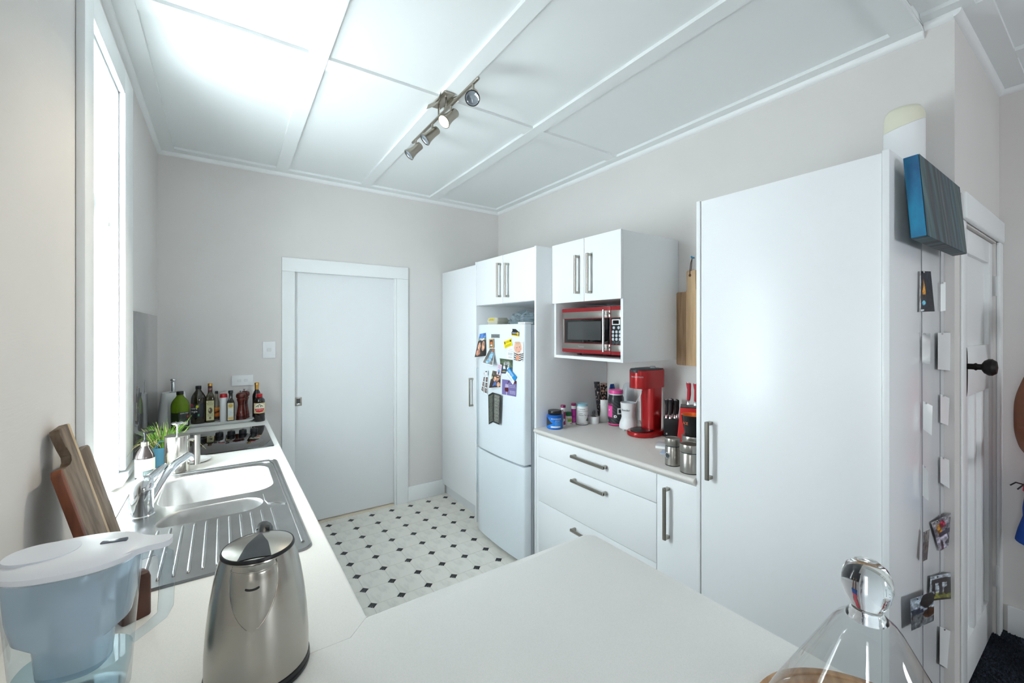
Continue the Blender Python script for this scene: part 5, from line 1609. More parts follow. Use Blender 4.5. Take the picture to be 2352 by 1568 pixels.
# ------------------------------------------------------------------ plant, soap, coffee press, plate
K5 = lambda a, b: (280 + a / 4.48, 1020 + b / 4.48)
K9 = lambda a, b: (290 + a / 8.711, 930 + b / 8.711)
x, y = -0.225, 2.566
dep = x * SY + y * CY
zt_ = CH - (930 + 800 / 8.711 - PY) / F * dep - 0.9
t = thing('watering_can_planter', 'teal metal can planter with curved handle behind the soap bottle', 'planter', (x, y, 0.9), facecam(x, y))
TEAL = mat('teal_enamel', (76, 130, 152), 0.4)
m = M()
m.lathe([(0.056, 0), (0.058, 0.003), (0.060, zt_ - 0.004), (0.062, zt_), (0.058, zt_), (0.056, zt_ - 0.02), (0, zt_ - 0.02)], seg=36)
m.build('can_body', TEAL, t)
m = M()
m.tube([(-0.03, -0.045, zt_ - 0.002), (-0.015, -0.055, zt_ + 0.028), (0.012, -0.062, zt_ + 0.030), (0.035, -0.058, zt_ + 0.004), (0.044, -0.050, zt_ - 0.03)], 0.009, 10, flat=0.35)
m.build('can_handle', TEAL, t, smooth=60)
M().lathe([(0.0, zt_ - 0.017), (0.052, zt_ - 0.017), (0.05, zt_ - 0.012), (0, zt_ - 0.008)], seg=24).build('soil', mat('soil', (52, 42, 32), 0.95), t)
pt_ = thing('chive_plant', 'bushy green chives growing from the teal can', 'plant', (x, y, 0.9 + zt_ - 0.008))
rg = random.Random(5)
m1, m2 = M(), M()
for i in range(190):
    a, rr0 = rg.uniform(0, 2 * pi), 0.048 * math.sqrt(rg.random())
    bx0, by0 = rr0 * cos(a), rr0 * sin(a)
    out = rg.uniform(0.01, 0.07) + (0.10 if i % 12 == 0 else 0)
    up = rg.uniform(0.05, 0.135) * (0.75 if i % 12 == 0 else 1)
    a2 = a + rg.uniform(-0.6, 0.6)
    ox, oy = out * cos(a2), out * sin(a2)
    if x + bx0 + ox < XL + 0.02:
        ox = XL + 0.02 - x - bx0
    droop = rg.uniform(0, 0.05) if i % 12 else rg.uniform(0.04, 0.09)
    pts = [(bx0 + ox * f ** 1.4, by0 + oy * f ** 1.4, up * f - droop * f ** 4) for f in (0, 0.3, 0.6, 0.85, 1.0)]
    (m1 if i % 4 else m2).tube(pts, [0.0016, 0.0016, 0.0014, 0.001, 0.0004], 4)
m1.build('green_blades', mat('chive_green', (128, 176, 52), 0.5, noise=((20, 20, 20), 0, 3), col2=(84, 140, 40)), pt_, kind='stuff')
for i in range(60):
    a, rr0 = rg.uniform(0, 2 * pi), 0.05 * math.sqrt(rg.random())
    m2.tube([(rr0 * cos(a), rr0 * sin(a), 0), (rr0 * cos(a) * 1.3, rr0 * sin(a) * 1.3, rg.uniform(0.02, 0.05)), (rr0 * cos(a + 0.4) * 1.6, rr0 * sin(a + 0.4) * 1.6, rg.uniform(0.02, 0.07))], [0.0014, 0.0012, 0.0005], 4)
m2.build('dry_blades', mat('dry_straw', (206, 192, 142), 0.7), pt_, kind='stuff')

x, y, r, hh = item(290 + 375 / 8.711, 930 + 1512 / 8.711, 930 + 545 / 8.711, 405 / 8.711)
t = thing('soap_dispenser', 'brown glass soap pump bottle with white label beside the window', 'soap dispenser', (x, y, 0.9), facecam(x, y))
SG = mat('amber_glass', (58, 50, 48), 0.06, spec=0.6, coat=0.4)
M().lathe([(r * 0.93, 0), (r, 0.006), (r, hh * 0.46), (r * 0.95, hh * 0.52), (r * 0.75, hh * 0.6), (r * 0.5, hh * 0.67), (r * 0.42, hh * 0.71)], seg=36).build('bottle_body', SG, t, smooth=50)
M().lathe([(r * 0.44, hh * 0.711), (r * 0.46, hh * 0.715), (r * 0.45, hh * 0.80), (r * 0.3, hh * 0.805)], seg=28).build('collar', NICKEL, t)
m = M()
m.lathe([(r * 0.30, hh * 0.806), (r * 0.22, hh * 0.83), (r * 0.12, hh * 0.84), (r * 0.12, hh * 0.96), (r * 0.22, hh * 0.965), (r * 0.22, hh), (0, hh)], seg=18)
m.tube([(0, 0, hh * 0.98), (0.02, 0.02, hh * 0.98), (0.03, 0.03, hh * 0.96)], 0.005, 8)
m.build('pump', BLACKP, t)
sheet('paper_label', wrap(r + 0.0006, hh * 0.07, hh * 0.45, -88, 88), pic(lambda u, v: (236, 236, 232) if u < 0.42 else (230, 230, 210),
      [('l', 0.08, 0.12, 0.26, 0.9, 7, (120, 120, 120)), ('l', 0.45, 0.45, 0.9, 0.95, 11, (196, 196, 178)), ('r', 0.42, 0.0, 0.82, 0.36, (92, 108, 106)), ('l', 0.46, 0.06, 0.78, 0.3, 4, (140, 152, 148)), ('r', 0.84, 0.04, 0.95, 0.40, (222, 226, 222))]), t, 44, 40, 0.5)

x, y, r, hh = item(290 + 1020 / 8.711, 930 + 1400 / 8.711, 930 + 600 / 8.711, 520 / 8.711)
dep = x * SY + y * CY
t = thing('coffee_press', 'brushed steel coffee press with plunger knob and side handle', 'coffee press', (x, y, 0.9), facecam(x, y))
M().lathe([(r * 0.97, 0), (r, 0.004), (r, hh * 0.97), (r * 0.985, hh * 0.985)], seg=44).build('press_body', mat('press_steel', (206, 202, 194), 0.2, 1.0, bump=((60, 60, 900), 0.03)), t)
zk = CH - (930 + 345 / 8.711 - PY) / F * dep - 0.9
M().lathe([(r * 1.0, hh * 0.9855), (r * 1.01, hh * 0.992), (r * 0.98, hh), (0, hh + 0.002)], seg=44).build('lid', STEEL, t)
M().lathe([(0.0035, hh + 0.002), (0.0035, zk - 0.016), (0.007, zk - 0.015), (0.007, zk - 0.008), (0.021, zk - 0.0075), (0.023, zk - 0.005), (0.023, zk - 0.002), (0.02, zk), (0, zk)], seg=24).build('plunger', CHROME, t)
m = M()
hxx = r * 1.55
m.lathe([(0.0125, hh * 0.16), (0.0125, hh * 0.96)], (hxx, -0.01, 0), 18)
m.box(r * 0.9, hxx, -0.018, -0.002, hh * 0.82, hh * 0.89, 0.004)
m.build('handle', STEEL, t)

pc = at(*K5(790, 165), 'z', 0.9)
t = thing('saucer', 'small white saucer with a red mark between press and cooktop', 'saucer', (-0.105, 2.535, 0.9))
M().lathe([(0.04, 0), (0.045, 0.002), (0.062, 0.010), (0.064, 0.013), (0.062, 0.0135), (0.045, 0.006), (0, 0.005)], seg=36).build('saucer_body', mat('porcelain', (236, 237, 236), 0.15), t, smooth=50)
M().prism(sell(0.018, 0.010, 16), 'z', 0.0052, 0.0056).build('red_mark', mat('red_mark', (150, 50, 54), 0.5), t)

# ------------------------------------------------------------------ chopping boards against the left wall
LEAN = 0.255
BW = wood('acacia', (140, 122, 104), (98, 80, 64), (30, 30, 5), 0.6)
BR = wood('acacia_red', (130, 72, 44), (92, 50, 34), (30, 30, 5), 0.5)
BP = wood('acacia_pale', (206, 184, 152), (190, 166, 134), (30, 30, 5), 0.6)
yb0 = 1.315
t = thing('chopping_board', 'worn dark wooden paddle chopping board leaning on the left wall', 'chopping board', (-0.239, 1.46, 0.901))
# board plane: local (y, s) with s along the slope ; thickness towards the room
th0 = math.atan(LEAN)


def bpt(yv, s, d):
    return (-sin(th0) * s + cos(th0) * d, yv - 1.46, cos(th0) * s + sin(th0) * d + 0.006)


def bprism(poly, d0, d1, name, m_):
    m = M()
    n = len(poly)
    vs = [bpt(a, b, d0) for a, b in poly] + [bpt(a, b, d1) for a, b in poly]
    v, f = m.faces(vs, [tuple(range(n)), tuple(range(n, 2 * n))[::-1]] + [(i, i + n, (i + 1) % n + n, (i + 1) % n) for i in range(n)])
    bmesh.ops.bevel(m.bm, geom=list({e for q in f[:2] for e in q.edges}), offset=0.003, segments=2, affect='EDGES', profile=0.5)
    return m.build(name, m_, t)


S1, S2 = 0.31, 0.394
bprism([(1.378, 0.0), (1.40, 0.0), (1.40, S1 - 0.001), (1.39, S1), (1.378, S1 - 0.012)], -0.008, 0.011, 'wood_strip', BR)
bprism([(1.4005, 0.0), (1.535, 0.0), (1.535, S2), (1.468, S2 - 0.002), (1.461, S2 - 0.012), (1.468, S2 - 0.05), (1.484, S1 + 0.012), (1.474, S1 - 0.002), (1.455, S1 - 0.008), (1.4005, S1 - 0.001)], -0.008, 0.011, 'wood_strip', BW)
bprism([(1.5355, 0.0), (1.552, 0.0), (1.552, S2 - 0.002), (1.5355, S2)], -0.008, 0.011, 'wood_strip', BP)
bprism([(1.5525, 0.0), (1.64, 0.0), (1.64, S1 - 0.002), (1.63, S1 + 0.004), (1.5525, S1 + 0.004)], -0.008, 0.011, 'wood_strip', BW)

x, y = -0.160, 1.235
t = thing('wooden_block', 'dark brown rounded wooden block half hidden behind the water jug', 'wooden block', (x, y, 0.9), 0.5)
m = M()
m.loft([[(a * f, b * f, z) for a, b in rrect(-0.026, 0.026, -0.018, 0.018, 0.006, 3)] for f, z in ((0.96, 0), (1, 0.003), (1, 0.085), (0.9, 0.094), (0.6, 0.098))])
m.build('block_body', wood('block_brown', (92, 54, 42), (66, 38, 30), (20, 20, 6), 0.35), t)
lettering('PEPPER', 0.010, lambda a, b: (0.0266, a, 0.045 + b), WINK, t)

# ------------------------------------------------------------------ kettle
kx_, ky_ = 0.056, 0.915
t = thing('kettle', 'brushed steel electric kettle with black lid wedge in the foreground', 'kettle', (kx_, ky_, 0.9), facecam(kx_, ky_) - 0.12)
KM = mat('kettle_steel', (182, 178, 170), 0.24, 1.0, noise=((7, 7, 3), 0.12), bump=((6, 6, 400), 0.02))
M().lathe([(0.082, 0), (0.086, 0.003), (0.086, 0.008), (0.083, 0.010), (0.086, 0.012), (0.085, 0.018), (0.082, 0.0195)], seg=44).build('power_base', BLACKP, t)


def kr(z):
    P_ = [(0.02, 0.0838), (0.06, 0.0835), (0.10, 0.0808), (0.14, 0.0765), (0.18, 0.0703), (0.205, 0.0652), (0.226, 0.0595)]
    for (z0, r0), (z1, r1) in zip(P_, P_[1:]):
        if z <= z1:
            f = max(0, (z - z0) / (z1 - z0))
            return r0 + (r1 - r0) * f
    return P_[-1][1]


ztop = 0.226
m = M()
m.lathe([(kr(0.02 + (ztop - 0.02) * i / 24), 0.02 + (ztop - 0.02) * i / 24) for i in range(25)], seg=56)
m.build('kettle_body', KM, t, smooth=60)


def spout(u, v):
    z = ztop - 0.002 - 0.105 * v
    a = (2 * u - 1) * radians(34) * (1 - v ** 2.2) ** 0.8
    lift = 0.013 * (1 - (2 * u - 1) ** 2) ** 0.7 * (1 - v) ** 0.9
    rr1 = kr(z) + 0.0006 + lift * min(1.0, v / 0.05)
    return (rr1 * sin(a), -rr1 * cos(a), z)


m = M()
m.grid(spout, 20, 20)
m.build('spout', KM, t, smooth=70)
m = M()
m.tube([spout(u_ / 20, 0.05) for u_ in range(21)], 0.0012, 6)
m.tube([tuple(Vector(spout(0, v_ / 16))) for v_ in range(16)] + [tuple(Vector(spout(1, v_ / 16))) for v_ in range(15, -1, -1)], 0.0011, 6)
m.build('spout_edge', KM, t, smooth=60)
M().prism(sell(0.011, 0.004, 16), 'z', 0, 0.0015).xf(Matrix.Translation((0, -kr(0.193) - 0.0085, 0.193)) @ Matrix.Rotation(radians(62), 4, 'X')).build('spout_slot', INK, t)
M().lathe([(0.0592, ztop + 0.0002), (0.0600, ztop + 0.002), (0.0585, ztop + 0.006), (0.0565, ztop + 0.006)], seg=48, cap0=False, cap1=False).build('lid_gasket', BLACKP, t)
lidz = lambda rr2: ztop + 0.006 + 0.010 * (1 - (rr2 / 0.0565) ** 2)
m = M()
m.lathe([(0.0565 * k_ / 8, lidz(0.0565 * k_ / 8)) for k_ in range(8, -1, -1)], seg=48, cap0=False)
m.build('lid', KM, t, smooth=60)
m = M()


def wedge(u, v):
    rr2 = 0.0566 * v
    w_ = 0.026 * (0.25 + 0.75 * v) * min(1.0, 1.25 * v + 0.35)
    xx = (2 * u - 1) * w_
    yy = 0.030 - 0.083 * v
    q_ = min(0.0562, hypot(xx, yy))
    return (xx, yy, lidz(q_) + 0.0012)


m.grid(wedge, 12, 14)
m.build('lid_wedge', mat('lid_charcoal', (58, 63, 68), 0.35), t, smooth=60)
m = M()
m.tube([(0, 0.050, ztop - 0.006), (0, 0.066, ztop - 0.002), (0, 0.092, ztop - 0.004), (0, 0.118, ztop - 0.025), (0, 0.128, ztop - 0.07), (0, 0.122, ztop - 0.13), (0, 0.105, ztop - 0.17), (0, 0.080, ztop - 0.18)], [0.012, 0.014, 0.014, 0.013, 0.012, 0.012, 0.012, 0.012], 12, flat=1.2)
m.box(-0.012, 0.012, 0.060, 0.078, ztop + 0.002, ztop + 0.011, 0.003)
m.build('handle', BLACKP, t, smooth=60)

# ------------------------------------------------------------------ water filter jug
jx, jy = -0.205, 1.010
JH = 0.262
t = thing('water_filter_jug', 'clear plastic water filter jug with white lid in left foreground', 'water jug', (jx, jy, 0.9), radians(-9))


def jl(a, b, z, cx=0.0, e=2.5, n=40):
    return [(p + cx, q, z) for p, q in sell(a, b, n, e)]


JS = [(0.0, 0.064, 0.050), (0.006, 0.070, 0.055), (0.08, 0.075, 0.058), (0.16, 0.081, 0.062), (0.24, 0.088, 0.067)]
m = M()
m.loft([jl(a, b, z) for z, a, b in JS], True, False)
m.build('jug_body', PLEXI, t, smooth=60)
m = M()
m.loft([jl(0.0635, 0.0495, 0.008), jl(0.0715, 0.055, 0.05), jl(0.072, 0.0555, 0.072)], True, True)
m.build('water', thin('water_film', (226, 239, 244), 0.02, 1.2), t, smooth=60)
RES = thin('frosted_reservoir', (232, 240, 246), 0.25, 0.8, 0.5, (226, 236, 244))
m = M()
m.loft([jl(0.040, 0.034, 0.060), jl(0.046, 0.038, 0.066), jl(0.050, 0.041, 0.115), jl(0.072, 0.054, 0.135), jl(0.079, 0.0595, 0.17), jl(0.084, 0.0635, 0.236)], True, False)
m.build('filter_reservoir', RES, t, smooth=40)
m = M()
m.loft([jl(0.030, 0.030, 0.10, e=2), jl(0.032, 0.032, 0.18, e=2), jl(0.024, 0.024, 0.196, e=2), jl(0.004, 0.004, 0.200, e=2)])
m.build('filter_cartridge', WPLAS, t, smooth=40)
LID = mat('lid_white', (236, 239, 245), 0.3)
m = M()
lo_ = [[(p + 0.0, q, z) for p, q in sell(a, b, 56, 2.3)] for a, b, z in ((0.0895, 0.0685, 0.2405), (0.0915, 0.0700, 0.243), (0.0915, 0.0700, 0.250), (0.084, 0.062, 0.257), (0.064, 0.046, 0.261), (0.03, 0.02, 0.262))]
m.loft(lo_)
lid = m.build('lid', LID, t, smooth=45)
m = M()
m.loft([[(0.080 + (0.060 if p > 0 else 0.0) * f + p * 0.0, q, z) for p, q in rrect(-1, 1, -0.024, 0.024, 0.01, 4)] if False else [(a, b, z) for a, b in [(0.066, -0.048), (0.086, -0.031), (0.102, -0.021), (0.122, -0.018), (0.130, -0.012), (0.132, 0.0), (0.130, 0.012), (0.122, 0.018), (0.102, 0.021), (0.086, 0.031), (0.066, 0.048)]] for f, z in ((0, 0.243), (0, 0.253))])
m.build('lid_tab', LID, lid, smooth=30)
m = M()
m.loft([[(p - 0.04, q * 0.9, z) for p, q in sell(0.046, 0.042, 36, 2.2)] for z in (0.2575, 0.2635)])
m.build('fill_flap', mat('flap_white', (226, 231, 240), 0.3), lid, smooth=40)
M().prism(rrect(0.032, 0.068, -0.004, 0.008, 0.003, 3), 'z', 0.2585, 0.2632, 0.0006).build('indicator_window', mat('indicator_grey', (92, 98, 112), 0.15), lid)
m = M()
m.tube([(0.086, 0, 0.232), (0.110, 0, 0.236), (0.122, 0, 0.225), (0.124, 0, 0.18), (0.122, 0, 0.13), (0.117, 0, 0.115), (0.098, 0, 0.10), (0.075, 0, 0.085)], [0.010, 0.010, 0.0095, 0.009, 0.009, 0.007, 0.006, 0.006], 10, flat=1.4)
m.build('jug_handle', PLEXI, t, smooth=60)

# ------------------------------------------------------------------ glass cloche on a round board
gx, gy = 0.757, 0.213
t = thing('serving_board', 'round wooden serving board under the glass dome, bottom right', 'board', (0.775, 0.203, 0.9), 0.6)
RBW = wood('acacia_round', (190, 148, 106), (148, 106, 70), (6, 50, 6), 0.45)
M().lathe([(0.150, 0), (0.160, 0.004), (0.162, 0.012), (0.160, 0.022), (0.156, 0.024), (0.147, 0.024), (0.145, 0.0215), (0.142, 0.0215), (0.140, 0.024), (0, 0.024)], seg=72).build('board_disc', RBW, t, smooth=40)
t = thing('glass_cloche', 'clear glass dome cloche with an egg-shaped knob, bottom right corner', 'cloche', (gx, gy, 0.9245))
m = M()
gp = [(0.131, 0.0), (0.134, 0.002), (0.135, 0.006), (0.129, 0.02), (0.111, 0.055), (0.089, 0.095), (0.067, 0.135), (0.050, 0.166), (0.040, 0.184), (0.033, 0.193), (0.026, 0.198)]
m.lathe(gp, seg=64, cap0=False, cap1=False)
m.build('glass_dome', thin('cloche_glass', (247, 250, 251), 0.02, 1.5), t, smooth=70)
m = M()
m.lathe([(0.0, 0.196), (0.024, 0.197), (0.0235, 0.202), (0.019, 0.207), (0.0175, 0.211), (0.0205, 0.217), (0.0265, 0.228), (0.0295, 0.242), (0.0285, 0.256), (0.0235, 0.269), (0.014, 0.277), (0.0, 0.2795)], seg=48)
m.build('glass_knob', mat('solid_glass', (244, 248, 250), 0.02, trans=1.0, ior=1.45), t, smooth=70)

# ------------------------------------------------------------------ on and around the pantry side
t = thing('canvas_painting', 'teal and grey striped canvas painting hung on the pantry side', 'painting', (1.98, 0.395, 1.8))
PNT = mat('painted_canvas', (58, 130, 150), 0.55, noise=((26, 26, 1.2), 0, 5, 0.3, 0.7), col2=(58, 74, 84), bump=((300, 300, 300), 0.2))
TEALP = mat('teal_paint_side', (22, 140, 180), 0.5, noise=((14, 14, 6), 0, 4, 0.35, 0.65), col2=(30, 84, 128), bump=((60, 60, 30), 0.4))
cw, chh, cth = 0.530, 0.248, 0.036
tilt = 0.074
m = M()
m.box(-cw / 2, cw / 2, -cth, 0, 0, chh, 0.003)
R_m = Matrix.Translation((1.978 - 1.98, 0.3945 - 0.395 - 0.018, 1.806 - 1.8)) @ Matrix.Rotation(-tilt, 4, 'X')
cvo = m.xf(R_m).build('canvas', PNT, t)
rs = random.Random(21)
pal = [(58, 72, 80), (74, 88, 94), (50, 96, 112), (84, 104, 104), (62, 128, 144), (70, 62, 74), (48, 60, 70), (90, 116, 118)]
cols = [pal[rs.randrange(len(pal))] for _ in range(60)]


def streak(u, v):
    q_ = (u + 0.10 * v + 0.006 * sin(9 * v + 20 * u)) * 44
    i_ = int(q_) % 60
    f_ = q_ - int(q_)
    a_, b_ = cols[i_], cols[(i_ + 1) % 60]
    w_ = 0.9 + 0.1 * sin(7 * v + i_)
    return tuple(min(255, (a_[k_] * (1 - f_) + b_[k_] * f_) * w_) for k_ in range(3))


fr_ = lambda u, v: tuple(R_m @ Vector((-cw / 2 + cw * u, -cth - 0.0006, chh * v)))
sheet('painted_front', fr_, streak, t, 120, 24, 0.5)
sheet('painted_edge', lambda u, v: tuple(R_m @ Vector((-cw / 2 + cw * u, -cth + cth * v, -0.0006))), lambda u, v: streak(u, 0), t, 120, 2, 0.5)
m = M()
m.box(-cw / 2 - 0.0008, -cw / 2 + 0.0002, -cth + 0.001, -0.001, 0.001, chh - 0.001)
m.xf(R_m).build('canvas_side', TEALP, t)

ty_ = 2.073
zz = CH - (250 - PY) / F * (2.19 * SY + 0.49 * CY)
t = thing('fragrance_cylinder', 'white cylinder with slanted cream cap standing on the pantry', 'dispenser', (2.185, 0.500, 2.0782), 0)
rc = 36 / F * (2.185 * SY + 0.5 * CY)
hc = zz - 2.0782
def slant(z, r, k_):
    return [(r * cos(2 * pi * i / 36), r * sin(2 * pi * i / 36), z + k_ * r * (cos(2 * pi * i / 36) * 0.82 - sin(2 * pi * i / 36) * 0.56)) for i in range(36)]
M().loft([slant(0, rc, 0), slant(hc * 0.78, rc, 0.35)]).build('cylinder_body', WPLAS, t, smooth=50)
M().loft([slant(hc * 0.782, rc, 0.35), slant(hc * 0.88, rc * 0.99, 0.15), slant(hc * 0.95, rc * 0.92, 0), slant(hc * 0.99, rc * 0.8, 0), slant(hc, rc * 0.6, 0)]).build('cap', mat('cream_plastic', (228, 226, 206), 0.4), t, smooth=50)

YS = 0.4135
strx = []
for i, u in enumerate((2119, 2160)):
    a, b = at(2116 if i == 0 else 2160, 600, 'y', YS - 0.004), at(2121 if i == 0 else 2159, 1568, 'y', YS - 0.004)
    t = thing('photo_string', ['left photo string hanging down the pantry side', 'right photo string hanging down the pantry side'][i], 'string', (a.x, YS - 0.004, 0.05), group='photo strings')
    m = M()
    m.tube([(0, 0, a.z - 0.05 + 0.25), (b.x - a.x, 0, 0)], 0.0016, 6)
    m.build('cord', mat('string_grey', (150, 152, 156), 0.6), t)


def psheet(label, corners, colfn, curl, nu=40, nv=48, name='hanging_photo', rough=0.3):
    """corners TL TR BR BL in photo pixels, on the pantry side"""
    def pt(u, v):
        a = [corners[3][i] * (1 - u) + corners[2][i] * u for i in (0, 1)]
        b = [corners[0][i] * (1 - u) + corners[1][i] * u for i in (0, 1)]
        q = [a[i] * (1 - v) + b[i] * v for i in (0, 1)]
        return at(q[0], q[1], 'y', YS - 0.0056 - max(0, curl(u, v) - 0.003))
    c = pt(0.5, 0.5)
    th = thing(name, label, 'photo', c, group='photos pegged to the strings')
    sheet('print', pt, colfn, th, nu, nv, rough, w=True)
    for v in (0.97,):
        q = pt(0.25, v)
        M().lathe([(0, -0.004), (0.003, -0.002), (0.003, 0.002), (0, 0.004)], (q.x, q.y - 0.002, q.z), 8).build('peg', CHROME, th, w=True)
    return th


bow = lambda k_: (lambda u, v: k_ * (1 - 4 * (v - 0.5) ** 2) * 1.0 * 0.4 + k_ * u * 0.7)
WHT = lambda u, v: (232, 234, 234)
psheet('night photo of a lit golden tower pegged to the left string', ((2113, 622), (2138, 623), (2147, 715), (2112, 716)),
       grain(pic((22, 28, 40), [('r', 0, 0, 0.07, 1, (226, 228, 230)), ('p', [(0.2, 0.42), (0.32, 0.84), (0.46, 0.42)], (206, 140, 44)), ('r', 0.2, 0.2, 0.48, 0.4, (40, 36, 40)), ('e', 0.3, 0.22, 0.14, 0.05, (90, 160, 180)), ('r', 0.1, 0.02, 0.3, 0.06, (200, 210, 220))]), 0.6, seed=6), lambda u, v: 0.02 * u, 56, 60)
psheet('blank back of a curled photo high on the right string', ((2160, 648), (2172, 648), (2172, 713), (2160, 715)), WHT, lambda u, v: 0.004 + 0.012 * u)
psheet('blank white photo back on left string below the tower photo', ((2118, 764), (2137, 765), (2137, 836), (2118, 834)), WHT, lambda u, v: 0.003 + 0.02 * u * (4 * (v - 0.5) ** 2 + 0.3))
psheet('large blank white photo back in the middle of the right string', ((2154, 764), (2187, 764), (2192, 852), (2154, 848)), WHT, lambda u, v: 0.006 + 0.01 * u)
psheet('blank curled photo back halfway down the left string', ((2120, 921), (2142, 932), (2140, 1000), (2120, 985)), WHT, lambda u, v: 0.004 + 0.02 * u)
psheet('blank curled photo back halfway down the right string', ((2160, 905), (2181, 914), (2178, 977), (2160, 970)), WHT, lambda u, v: 0.004 + 0.01 * u)
psheet('narrow curled photo back low on the left string', ((2119, 1066), (2131, 1080), (2133, 1150), (2119, 1138)), WHT, lambda u, v: 0.004 + 0.015 * u)
psheet('blank curled photo back low on the right string', ((2160, 1048), (2180, 1056), (2181, 1122), (2160, 1108)), WHT, lambda u, v: 0.004 + 0.01 * u)
psheet('photo of a bright street parade with figures on pale paving', ((2139, 1200), (2185, 1177), (2202, 1240), (2158, 1266)),
       grain(pic(lambda u, v: (176, 172, 190) if v < 0.45 else (120, 116, 128), [('r', 0, 0.8, 1, 1, (150, 146, 150)), ('e', 0.28, 0.66, 0.12, 0.2, (216, 150, 44)), ('e', 0.45, 0.78, 0.14, 0.12, (190, 40, 70)), ('r', 0.2, 0.42, 0.95, 0.56, (40, 36, 60)), ('r', 0.55, 0.15, 0.62, 0.6, (30, 28, 56)), ('r', 0.75, 0.22, 0.82, 0.62, (30, 30, 60)), ('p', [(0.1, 0.0), (0.2, 0.3), (0.3, 0.3), (0.25, 0.0)], (70, 30, 60)), ('e', 0.5, 0.15, 0.15, 0.05, (70, 70, 90))]), 0.7, seed=7), lambda u, v: 0.004 + 0.012 * u, 56, 60)
psheet('dark curled photo pegged edge-on to the left string', ((2121, 1222), (2136, 1214), (2130, 1284), (2118, 1290)), grain(pic((120, 104, 100), [('r', 0, 0.6, 1, 1, (150, 140, 136))]), 0.5, seed=8), lambda u, v: 0.004 + 0.02 * u)
psheet('photo of dark standing stones on grass', ((2137, 1324), (2192, 1313), (2189, 1374), (2134, 1380)),
       grain(pic(lambda u, v: (176, 186, 196) if v > 0.3 else (120, 122, 50), [('r', 0.08, 0.68, 0.9, 0.86, (36, 36, 40)), ('r', 0.1, 0.18, 0.24, 0.7, (30, 30, 34)), ('r', 0.38, 0.2, 0.54, 0.7, (48, 48, 54)), ('r', 0.72, 0.22, 0.92, 0.72, (26, 26, 32)), ('e', 0.7, 0.36, 0.12, 0.16, (34, 34, 40)), ('r', 0, 0, 1, 0.06, (30, 32, 30))]), 0.5, seed=9), lambda u, v: 0.005 + 0.012 * u, 56, 60)
psheet('photo of a dark tree beside a harbour street', ((2091, 1376), (2146, 1357), (2145, 1425), (2093, 1449)),
       grain(pic(lambda u, v: (170, 184, 198) if v > 0.5 else (112, 118, 122), [('e', 0.72, 0.78, 0.3, 0.24, (22, 24, 26)), ('e', 0.8, 0.36, 0.26, 0.16, (70, 46, 30)), ('r', 0.02, 0.44, 0.4, 0.62, (60, 70, 84)), ('r', 0.72, 0.3, 0.78, 0.7, (30, 26, 24)), ('r', 0.4, 0.45, 0.55, 0.55, (50, 60, 90)), ('r', 0.06, 0.3, 0.1, 0.44, (60, 40, 40)), ('r', 0.5, 0.2, 0.54, 0.4, (46, 44, 52))]), 0.6, seed=10), lambda u, v: 0.02 + 0.004 * u, 56, 60)
psheet('large blank white photo back, lowest on the right string', ((2159, 1438), (2192, 1453), (2193, 1546), (2158, 1524)), WHT, lambda u, v: 0.006 + 0.012 * u * v)

# ------------------------------------------------------------------ person at the right edge
pr_ = thing('person', 'person in a pink top and blue shorts standing at the right edge', 'person', (3.02, 0.105, 0.004))


def skin_mesh(name, verts, edges, radii, m_, par, sub=2, root=0):
    me = bpy.data.meshes.new(name)
    me.from_pydata(verts, edges, [])
    o = link(name, me, par)
    md = o.modifiers.new('skin', 'SKIN')
    md.use_smooth_shade = True
    sv = me.skin_vertices[0].data if me.skin_vertices else None
    if sv is None:
        bpy.context.view_layer.objects.active = o
        bpy.ops.object.modifier_add(type='SKIN')
        sv = me.skin_vertices[0].data
    for i, rd in enumerate(radii):
        sv[i].radius = rd if isinstance(rd, tuple) else (rd, rd)
        sv[i].use_root = (i == root)
    sb = o.modifiers.new('subdivision', 'SUBSURF')
    sb.levels = sub
    sb.render_levels = sub
    me.materials.append(m_)
    return o


V, E_, Rd = [], [], []


def add(p, r, prev=None):
    V.append(p)
    Rd.append(r)
    if prev is not None:
        E_.append((prev, len(V) - 1))
    return len(V) - 1


